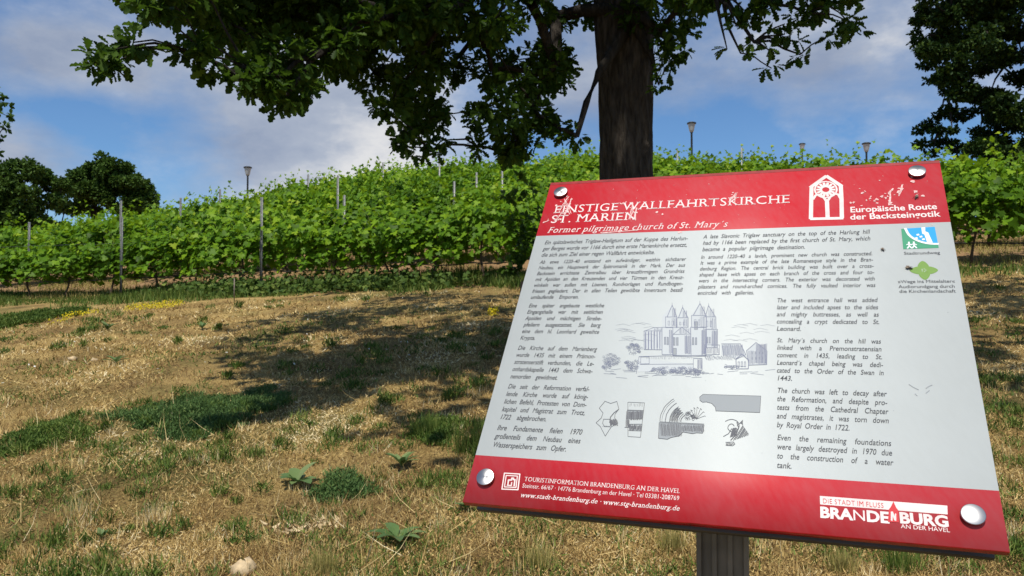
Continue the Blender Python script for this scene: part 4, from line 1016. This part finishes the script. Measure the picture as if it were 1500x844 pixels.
# ------------------------------------------------------------------ meadow
def ground_pts(n, ymin, ymax, dens_pow=1.0, wmax=15.9):
    """random points of the visible meadow, thinning with distance"""
    u = rng.random(n); y = 1/((1-u)/ymin**dens_pow+u/ymax**dens_pow)**(1/dens_pow)
    x = (rng.random(n)*2-1)*(.72*y+.4)
    k = wof(x, y) < wmax; return x[k], y[k]
def vnoise(x, y, s, seed=0):
    rg = np.random.default_rng(seed); v = np.zeros_like(x)
    for i in range(9):
        a = rg.uniform(0, 2*pi); f = s*rg.uniform(.5, 1.9); v += np.sin((x*cos(a)+y*sin(a))*f+rg.uniform(0, 6.3))
    return v/3.0
BT = np.array([(-.5, 0, 0), (.5, 0, 0), (-.36, .5, .10), (.36, .5, .10), (0, 1, .38)]); BFc = [(0, 1, 3, 2), (2, 3, 4)]
def blades(x, y, ln_, wd, lean, tint, zoff=0.0):
    n = len(x); z = terr(x, y)+zoff; th = rng.random(n)*2*pi
    up = np.stack([np.cos(th)*lean, np.sin(th)*lean, np.ones(n)], 1); up /= np.linalg.norm(up, axis=1, keepdims=True)
    nr = np.stack([-np.cos(th), -np.sin(th), np.full(n, .25)], 1)
    nr = nr+rng.normal(size=(n, 3))*.3
    B = basis(up, nr); B[:, 0] *= (wd/ln_)[:, None]
    return scatter(BT, BFc, np.stack([x, y, z], 1), B, ln_, tint)
# green patches of the photo (pixel ellipses on the ground), each its own plant mass
PATCH = [(288, 608, 120, 34, 'yarrow', 'large feathery green patch in the middle left of the dry meadow', .10), (52, 648, 64, 22, 'green', 'bright green leafy patch at the lower left edge of the meadow', .10),
         (505, 718, 44, 22, 'yarrow', 'round dark green yarrow clump next to the dock plant', .09), (36, 470, 40, 9, 'green', 'small green tuft patch near the left edge below the vines', .14),
         (640, 638, 40, 18, 'green', 'pale green grass patch beside the oak shade, left of the board', .11)]
pc_ = []
for (px, py, rx, ry, mt, lab, hgt) in PATCH:
    c = G(px, py); ex = G(px+rx, py); ey0 = G(px, py-ry); ey1 = G(px, py+ry)
    RXm = abs(ex[0]-c[0]); n = int(5200*RXm*(ey0[1]-ey1[1])*2.2)
    n = min(max(n, 900), 11000)
    q = rng.random(n)*2*pi; rr = rng.random(n)**.62
    rr *= .88; rr *= 1+.25*np.sin(q*3+px)+.16*np.sin(q*7+py)+.12*np.sin(q*13+px*2)
    x = c[0]+RXm*rr*np.cos(q); yy = np.where(np.sin(q) > 0, c[1]+(ey0[1]-c[1])*rr*np.sin(q), c[1]+(c[1]-ey1[1])*rr*np.sin(q))
    ln_ = hgt*rng.uniform(.25, 1.0, n)*(1.1-.5*rr.clip(0, 1.4)); wd = np.full(n, .005)*rng.uniform(.6, 1.5, n)*max(1, c[1]/6)
    clp = .5+.5*np.clip(vnoise(x, yy, 9, int(px)), -1, 1); ln_ *= .55+.75*clp
    prt = [blades(x, yy, ln_, wd, rng.uniform(.15, 1.6, n), np.clip(rng.beta(2, 2, n)*.75+.2*clp, 0, 1), -.005)]
    # many small side leaflets give the patch its feathery, crumbly look
    nn = n*4; ii = rng.integers(0, n, nn); hx = x[ii]+rng.normal(size=nn)*.022; hy = yy[ii]+rng.normal(size=nn)*.022
    prt.append(blades(hx, hy, rng.uniform(.010, .03, nn)*max(1, c[1]/6), rng.uniform(.004, .010, nn)*max(1, c[1]/6), rng.uniform(.5, 4, nn), np.clip(rng.beta(2, 2, nn)*.8+.25*(clp[ii]-.3), 0, 1), ln_[ii]*rng.uniform(.1, .85, nn)))
    V, F, t = join_sc(prt)
    tag(mk('weed_patch', V, F, M[mt], tint=t), lab, 'weed patch', kind='stuff')
    pc_.append((c[0], c[1], RXm, max(.1, (ey0[1]-ey1[1])/2)))
def patchmask(x, y):
    m_ = np.zeros_like(x)
    for (cx_, cy_, a, b) in pc_[:4]: m_ = np.maximum(m_, np.clip(1.5-((x-cx_)/a)**2-((y-cy_)/b)**2, 0, 1))
    return m_
# dry grass: crumbly litter, short stubble and some standing straw
parts = []
x, y = ground_pts(330000, 2.5, 15.5, 1.15); nz = vnoise(x, y, 2.2, 1)+.6*vnoise(x, y, 6.5, 3); k = (rng.random(len(x)) > .85*patchmask(x, y)) & (rng.random(len(x)) < .82+.4*nz); x, y, nz = x[k], y[k], nz[k]; n = len(x)
far_ = np.clip(y/5, .8, 2.8)
parts.append(blades(x, y, rng.uniform(.010, .036, n)*far_, rng.uniform(.0025, .0075, n)*far_, rng.uniform(.8, 8, n), np.clip(rng.beta(1.3, 1.9, n)+.26*nz, 0, 1), rng.uniform(.0, .014, n)))
x, y = ground_pts(80000, 2.75, 15.5, 1.1); k = (vnoise(x, y, 1.7, 2)+.5*vnoise(x, y, 4.7, 4) > -.1) & (rng.random(len(x)) > .8*patchmask(x, y)); x, y = x[k], y[k]; n = len(x); far_ = np.clip(y/5, .8, 2.4)
parts.append(blades(x, y, rng.uniform(.02, .085, n), rng.uniform(.0016, .0035, n)*far_, rng.uniform(.3, 4, n), np.clip(rng.beta(2.2, 1.9, n), 0, 1), -.004))
x, y = ground_pts(1000, 2.75, 7, 1.0); k = vnoise(x, y, 1.2, 5)+np.clip(-x-1, -1, .7) > .1; x, y = x[k], y[k]; n = len(x)
parts.append(blades(x, y, rng.uniform(.10, .26, n), rng.uniform(.002, .004, n), rng.uniform(.4, 6, n), np.clip(rng.uniform(.6, 1, n), 0, 1), .01))
V, F, t = join_sc(parts); tag(mk('dry_grass', V, F, M['dry'], tint=t), 'straw coloured dry grass and litter covering the sloping meadow', 'grass', kind='stuff')
# thin green growth between the straw: small leaves in loose drifts and many little clumps
parts = []
x, y = ground_pts(90000, 2.75, 15.8, 1.05); v = .45*vnoise(x, y, 1.0, 9)+.6*vnoise(x, y, 3.4, 10)+.7*vnoise(x, y, 9, 12); k = v+rng.normal(size=len(x))*.3 > .70; x, y = x[k], y[k]; n = len(x); far_ = np.clip(y/5, .8, 2.4)
parts.append(blades(x, y, rng.uniform(.014, .05, n)*far_**.5, rng.uniform(.004, .010, n)*far_, rng.uniform(.4, 3.5, n), rng.beta(2, 2, n), rng.uniform(0, .025, n)))
cxs, cys = ground_pts(980, 2.9, 15, .85)
kk = vnoise(cxs, cys, .9, 15) > -.35; cxs, cys = cxs[kk], cys[kk]
for cx_, cy_ in zip(cxs, cys):
    r = random.uniform(.025, .075)*(.7+cy_/9); n = int(random.uniform(30, 110)); h_ = random.uniform(.03, .085)*(.8+cy_/16); f_ = max(.8, min(cy_/5, 2.4))
    x = cx_+rng.normal(size=n)*r*.6; y = cy_+rng.normal(size=n)*r*.6; tb = random.uniform(-.15, .2)
    parts.append(blades(x, y, h_*rng.uniform(.3, .8, n), rng.uniform(.004, .010, n)*f_, rng.uniform(.3, 2.5, n), np.clip(rng.beta(2, 2, n)+tb, 0, 1), h_*rng.uniform(0, .6, n)))
tag_v = join_sc(parts); tag(mk('green_grass', tag_v[0], tag_v[1], M['green'], tint=tag_v[2]), 'thin green growth sprouting between the dry grass', 'grass', kind='stuff')
# small dry tussocks
parts = []
cxs, cys = ground_pts(900, 2.9, 15, .9)
for cx_, cy_ in zip(cxs, cys):
    r = random.uniform(.03, .09)*(1+cy_/14); n = int(random.uniform(25, 60)); h_ = random.uniform(.03, .10); f_ = max(.8, min(cy_/5, 2.4)); tb = random.uniform(-.3, .3)
    parts.append(blades(cx_+rng.normal(size=n)*r*.5, cy_+rng.normal(size=n)*r*.5, h_*rng.uniform(.4, 1.1, n), rng.uniform(.002, .005, n)*f_, rng.uniform(.2, 2.2, n), np.clip(rng.uniform(.35, .85, n)+tb, 0, 1), -.003))
V, F, t = join_sc(parts); tag(mk('dry_tussocks', V, F, M['dry'], tint=t), 'small dry tussocks scattered through the meadow', 'grass', kind='stuff')
# dry and green growth on the soil between the first vine rows
n = 40000; x = rng.uniform(-15, 15, n); w_ = rng.uniform(15.9, 19.6, n); y = w_-.245*x; k = vnoise(x, y, 1.3, 31)+.5*vnoise(x, y, 4, 32) > -.25; x, y, w_ = x[k], y[k], w_[k]; n = len(x)
V, F, t = blades(x, y, rng.uniform(.04, .20, n), rng.uniform(.008, .018, n), rng.uniform(.2, 2.5, n), np.clip(rng.beta(2, 2, n)+.1, 0, 1), -.01)
tag(mk('row_grass', V, F, M['ytuft'], tint=t), 'dry yellowish grass on the soil under the vine rows', 'grass', kind='stuff')
# lush strip below the vines
parts = []
n = 52000; w_ = 16.9-np.abs(rng.normal(size=n))*1.15; x = rng.uniform(-14.5, 15, n); y = w_-0.245*x
den = vnoise(x, y, .7, 21)+.6*vnoise(x, y*.3, 2.1, 22); k = (den+np.clip(-x-4, 0, 3)*.3 > -.6+np.clip((15.3-w_)*.9, 0, 3)) & (w_ > 13.6); x, y, w_ = x[k], y[k], w_[k]; n = len(x)
tall = np.clip(1+.6*vnoise(x, y, 1.0, 23), .4, 2)
parts.append(blades(x, y, rng.uniform(.06, .20, n)*tall, rng.uniform(.010, .028, n), rng.uniform(.2, 1.6, n), np.clip(rng.beta(2, 2.0, n)+.08, 0, 1), -.01))
V, F, t = join_sc(parts); tag(mk('grass_strip', V, F, M['green'], tint=t), 'lush green grass strip along the foot of the front vine row', 'grass', kind='stuff')
# weeds climbing between vines at the row foot in places
n = 5000; x = np.concatenate([rng.normal(-6.0, .9, n//2), rng.normal(-2.9, .9, n-n//2)]); w_ = 16.0+rng.normal(size=n)*.35; y = w_-.245*x
V, F, t = scatter(GT, GF, np.stack([x, y, terr(x, y)+np.abs(rng.normal(size=n))*.16], 1), basis(rdir(n)+np.array([0, -.3, .1]), rdir(n)*.6+np.array([0, -.4, .8])), rng.uniform(.05, .11, n), rng.beta(2, 3, n))
tag(mk('row_weeds', V, F, M['green'], tint=t), 'leafy weeds crowding the foot of the vine row left of the oak shade', 'weeds', kind='stuff')
# flower patches
for (px, py, rx, ry, mt, lab) in ((226, 455, 27, 5, 'yflower', 'bright yellow flower patch in front of the vines'), (110, 468, 12, 4, 'yflower', 'small faded yellow flower patch at the left'), (722, 465, 8, 3, 'yflower', 'tiny yellow flower patch in the oak shade near the board')):
    c = G(px, py); ex = G(px+rx, py); e0 = G(px, py-ry); n = 650 if rx > 20 else 200
    q = rng.random(n)*2*pi; rr = rng.random(n)**.5; x = c[0]+abs(ex[0]-c[0])*rr*np.cos(q); y = c[1]+abs(e0[1]-c[1])*rr*np.sin(q)
    V, F, t = scatter(ST, SF, np.stack([x, y, terr(x, y)+rng.uniform(.05, .13, n)], 1), basis(rdir(n)*.8, np.array([0, -.2, 1])+rdir(n)*.4), rng.uniform(.02, .04, n), rng.random(n))
    tag(mk('flower_patch', V, F, M[mt], tint=t), lab, 'flower patch', kind='stuff')
n = 120; x, y = ground_pts(n, 7, 15, 1); n = len(x)
V, F, t = scatter(ST, SF, np.stack([x, y, terr(x, y)+rng.uniform(.04, .1, n)], 1), basis(rdir(n)*.8, np.array([0, -.3, 1])+rdir(n)*.3), rng.uniform(.02, .035, n), rng.random(n))
tag(mk('meadow_flowers', V, F, M['wflower'], tint=t), 'tiny white flower heads dotted over the dry meadow', 'flowers', kind='stuff')
# rosette weeds with separate leaves
LTp = []
hw = [(.03, 0), (.05, .12), (.20, .3), (.27, .5), (.22, .72), (.12, .9), (.01, 1)]
for (a, b) in hw: LTp += [(-a, b, .22*a-.0+.28*b*(1-b)*1.2-.12*b*b), (0, b, .28*b*(1-b)*1.2-.12*b*b), (a, b, .22*a+.28*b*(1-b)*1.2-.12*b*b)]
LTp = np.array(LTp); LF = []
for i in range(len(hw)-1): LF += [(3*i, 3*i+1, 3*i+4, 3*i+3), (3*i+1, 3*i+2, 3*i+5, 3*i+4)]
def rosette(px, py, size, nl, lift, label, width=1.0, jag=0.0, up=None):
    c = G(px, py); rt = empty('rosette_weed', c, label, 'weed')
    for i in range(nl):
        q = 2*pi*i/nl*1.0+random.uniform(-.3, .3); l = lift*random.uniform(.5, 1.5); s = size*random.uniform(.7, 1.1)
        if up and i in up: l, s = 1.3, size*1.05
        d = np.array([[cos(q), sin(q), l]]); nrm = np.array([[-cos(q)*l*.6, -sin(q)*l*.6, 1.0]])
        B = basis(d, nrm); B[:, 0] *= width
        Tj = LTp.copy()
        if jag: Tj[0::3, 0] *= 1+jag*np.sin(np.arange(len(hw))*3.1); Tj[2::3, 0] *= 1+jag*np.sin(np.arange(len(hw))*3.1)
        V, F, t = scatter(Tj, LF, (c+np.array([0, 0, .015]))[None], B, [s], np.array([random.uniform(.2, 1)]))
        mk('leaf', V, F, M['weed'], rt, tint=t, smooth=True)
rosette(436, 712, .135, 9, .45, 'dock plant with one broad upright leaf beside the dark yarrow clump', 1.0, .22, (1,))
rosette(588, 688, .12, 13, .8, 'spiky green thistle rosette just inside the oak shade', .55, .5)
rosette(583, 798, .14, 8, .3, 'ragged green rosette low in the view, left of the board corner', .7, .55)
rosette(682, 750, .07, 6, .6, 'small round leaved weed tucked at the lower left board corner', 1.3, 0)
rosette(148, 795, .05, 7, 1.2, 'tiny dark green sprout in the straw at the bottom left', .9, 0)
rosette(158, 485, .17, 9, .9, 'bushy green weed on the dry slope near the left', .7, .2)
rosette(170, 534, .15, 9, .7, 'low dark green weed on the bare slope near the left', .6, .2)
rosette(296, 483, .14, 9, .9, 'small isolated green weed in the upper meadow', .6, .2)
# grass tufts
def tuft(px, py, size, n, label, mt='dry', tl=.6):
    c = G(px, py); x = c[0]+rng.normal(size=n)*size*.28; y = c[1]+rng.normal(size=n)*size*.28
    V, F, t = blades(x, y, size*rng.uniform(.5, 1.15, n), rng.uniform(.002, .004, n), rng.uniform(.1, 1.3, n), np.clip(rng.uniform(tl-.3, tl+.35, n), 0, 1), -.005)
    tag(mk('grass_tuft', V, F, M[mt], tint=t), label, 'grass tuft', 'tufts of grass')
tuft(472, 842, .10, 380, 'yellow green grass tuft at the bottom edge left of the board', 'ytuft')
tuft(788, 832, .10, 260, 'small straw yellow tuft under the board, left of the post', 'ytuft')
tuft(985, 805, .09, 300, 'pale yellow tuft under the board close to the post', 'ytuft')
tuft(1235, 838, .09, 300, 'yellow green tuft under the board right of the post', 'ytuft')
tuft(625, 640, .16, 420, 'fresh green tuft at the edge of the oak shade', 'green')
tuft(690, 662, .2, 420, 'tall dim tuft beside the left edge of the board', 'green')
tuft(1320, 838, .11, 260, 'green tuft below the right part of the board', 'green')
tuft(225, 770, .11, 200, 'dry straw tuft in the lower left meadow', 'dry', .75)
tuft(115, 760, .11, 200, 'dry straw tuft leaning near the bottom left corner', 'dry', .75)
# wood chips, pale stone, fallen straws
c = G(440, 778); n = 160; x = c[0]+rng.normal(size=n)*.07; y = c[1]+rng.normal(size=n)*.06
V, F, t = blades(x, y, rng.uniform(.02, .05, n), rng.uniform(.010, .02, n), rng.uniform(2, 9, n), rng.random(n), rng.uniform(0, .025, n)); tag(mk('wood_chips', V, F, M['chip'], tint=t), 'pale heap of wood chips below the yarrow clump', 'wood chips', kind='stuff')
c = G(357, 838); m = MB(); m.lathe(c-np.array([0, 0, .02]), [(.03, 0), (.055, .015), (.05, .04), (.03, .055), (.008, .06)], 11)
m.V = [tuple(np.array(v)+rng.normal(size=3)*.006) for v in m.V]; tag(m.build('pale_stone', M['stone'], None, True), 'pale sandy stone at the bottom edge of the view', 'stone')
for (px, py, s) in ((107, 528, .05), (138, 529, .04), (98, 532, .03)):
    c = G(px, py); m = MB(); m.lathe(c-np.array([0, 0, .01]), [(s*.6, 0), (s, s*.3), (s*.8, s*.8), (s*.2, s)], 9); m.V = [tuple(np.array(v)+rng.normal(size=3)*s*.12) for v in m.V]
    tag(m.build('white_pebble', M['stone'], None, True), 'small white pebble on the dry slope at the left', 'pebble', 'white pebbles at the left')
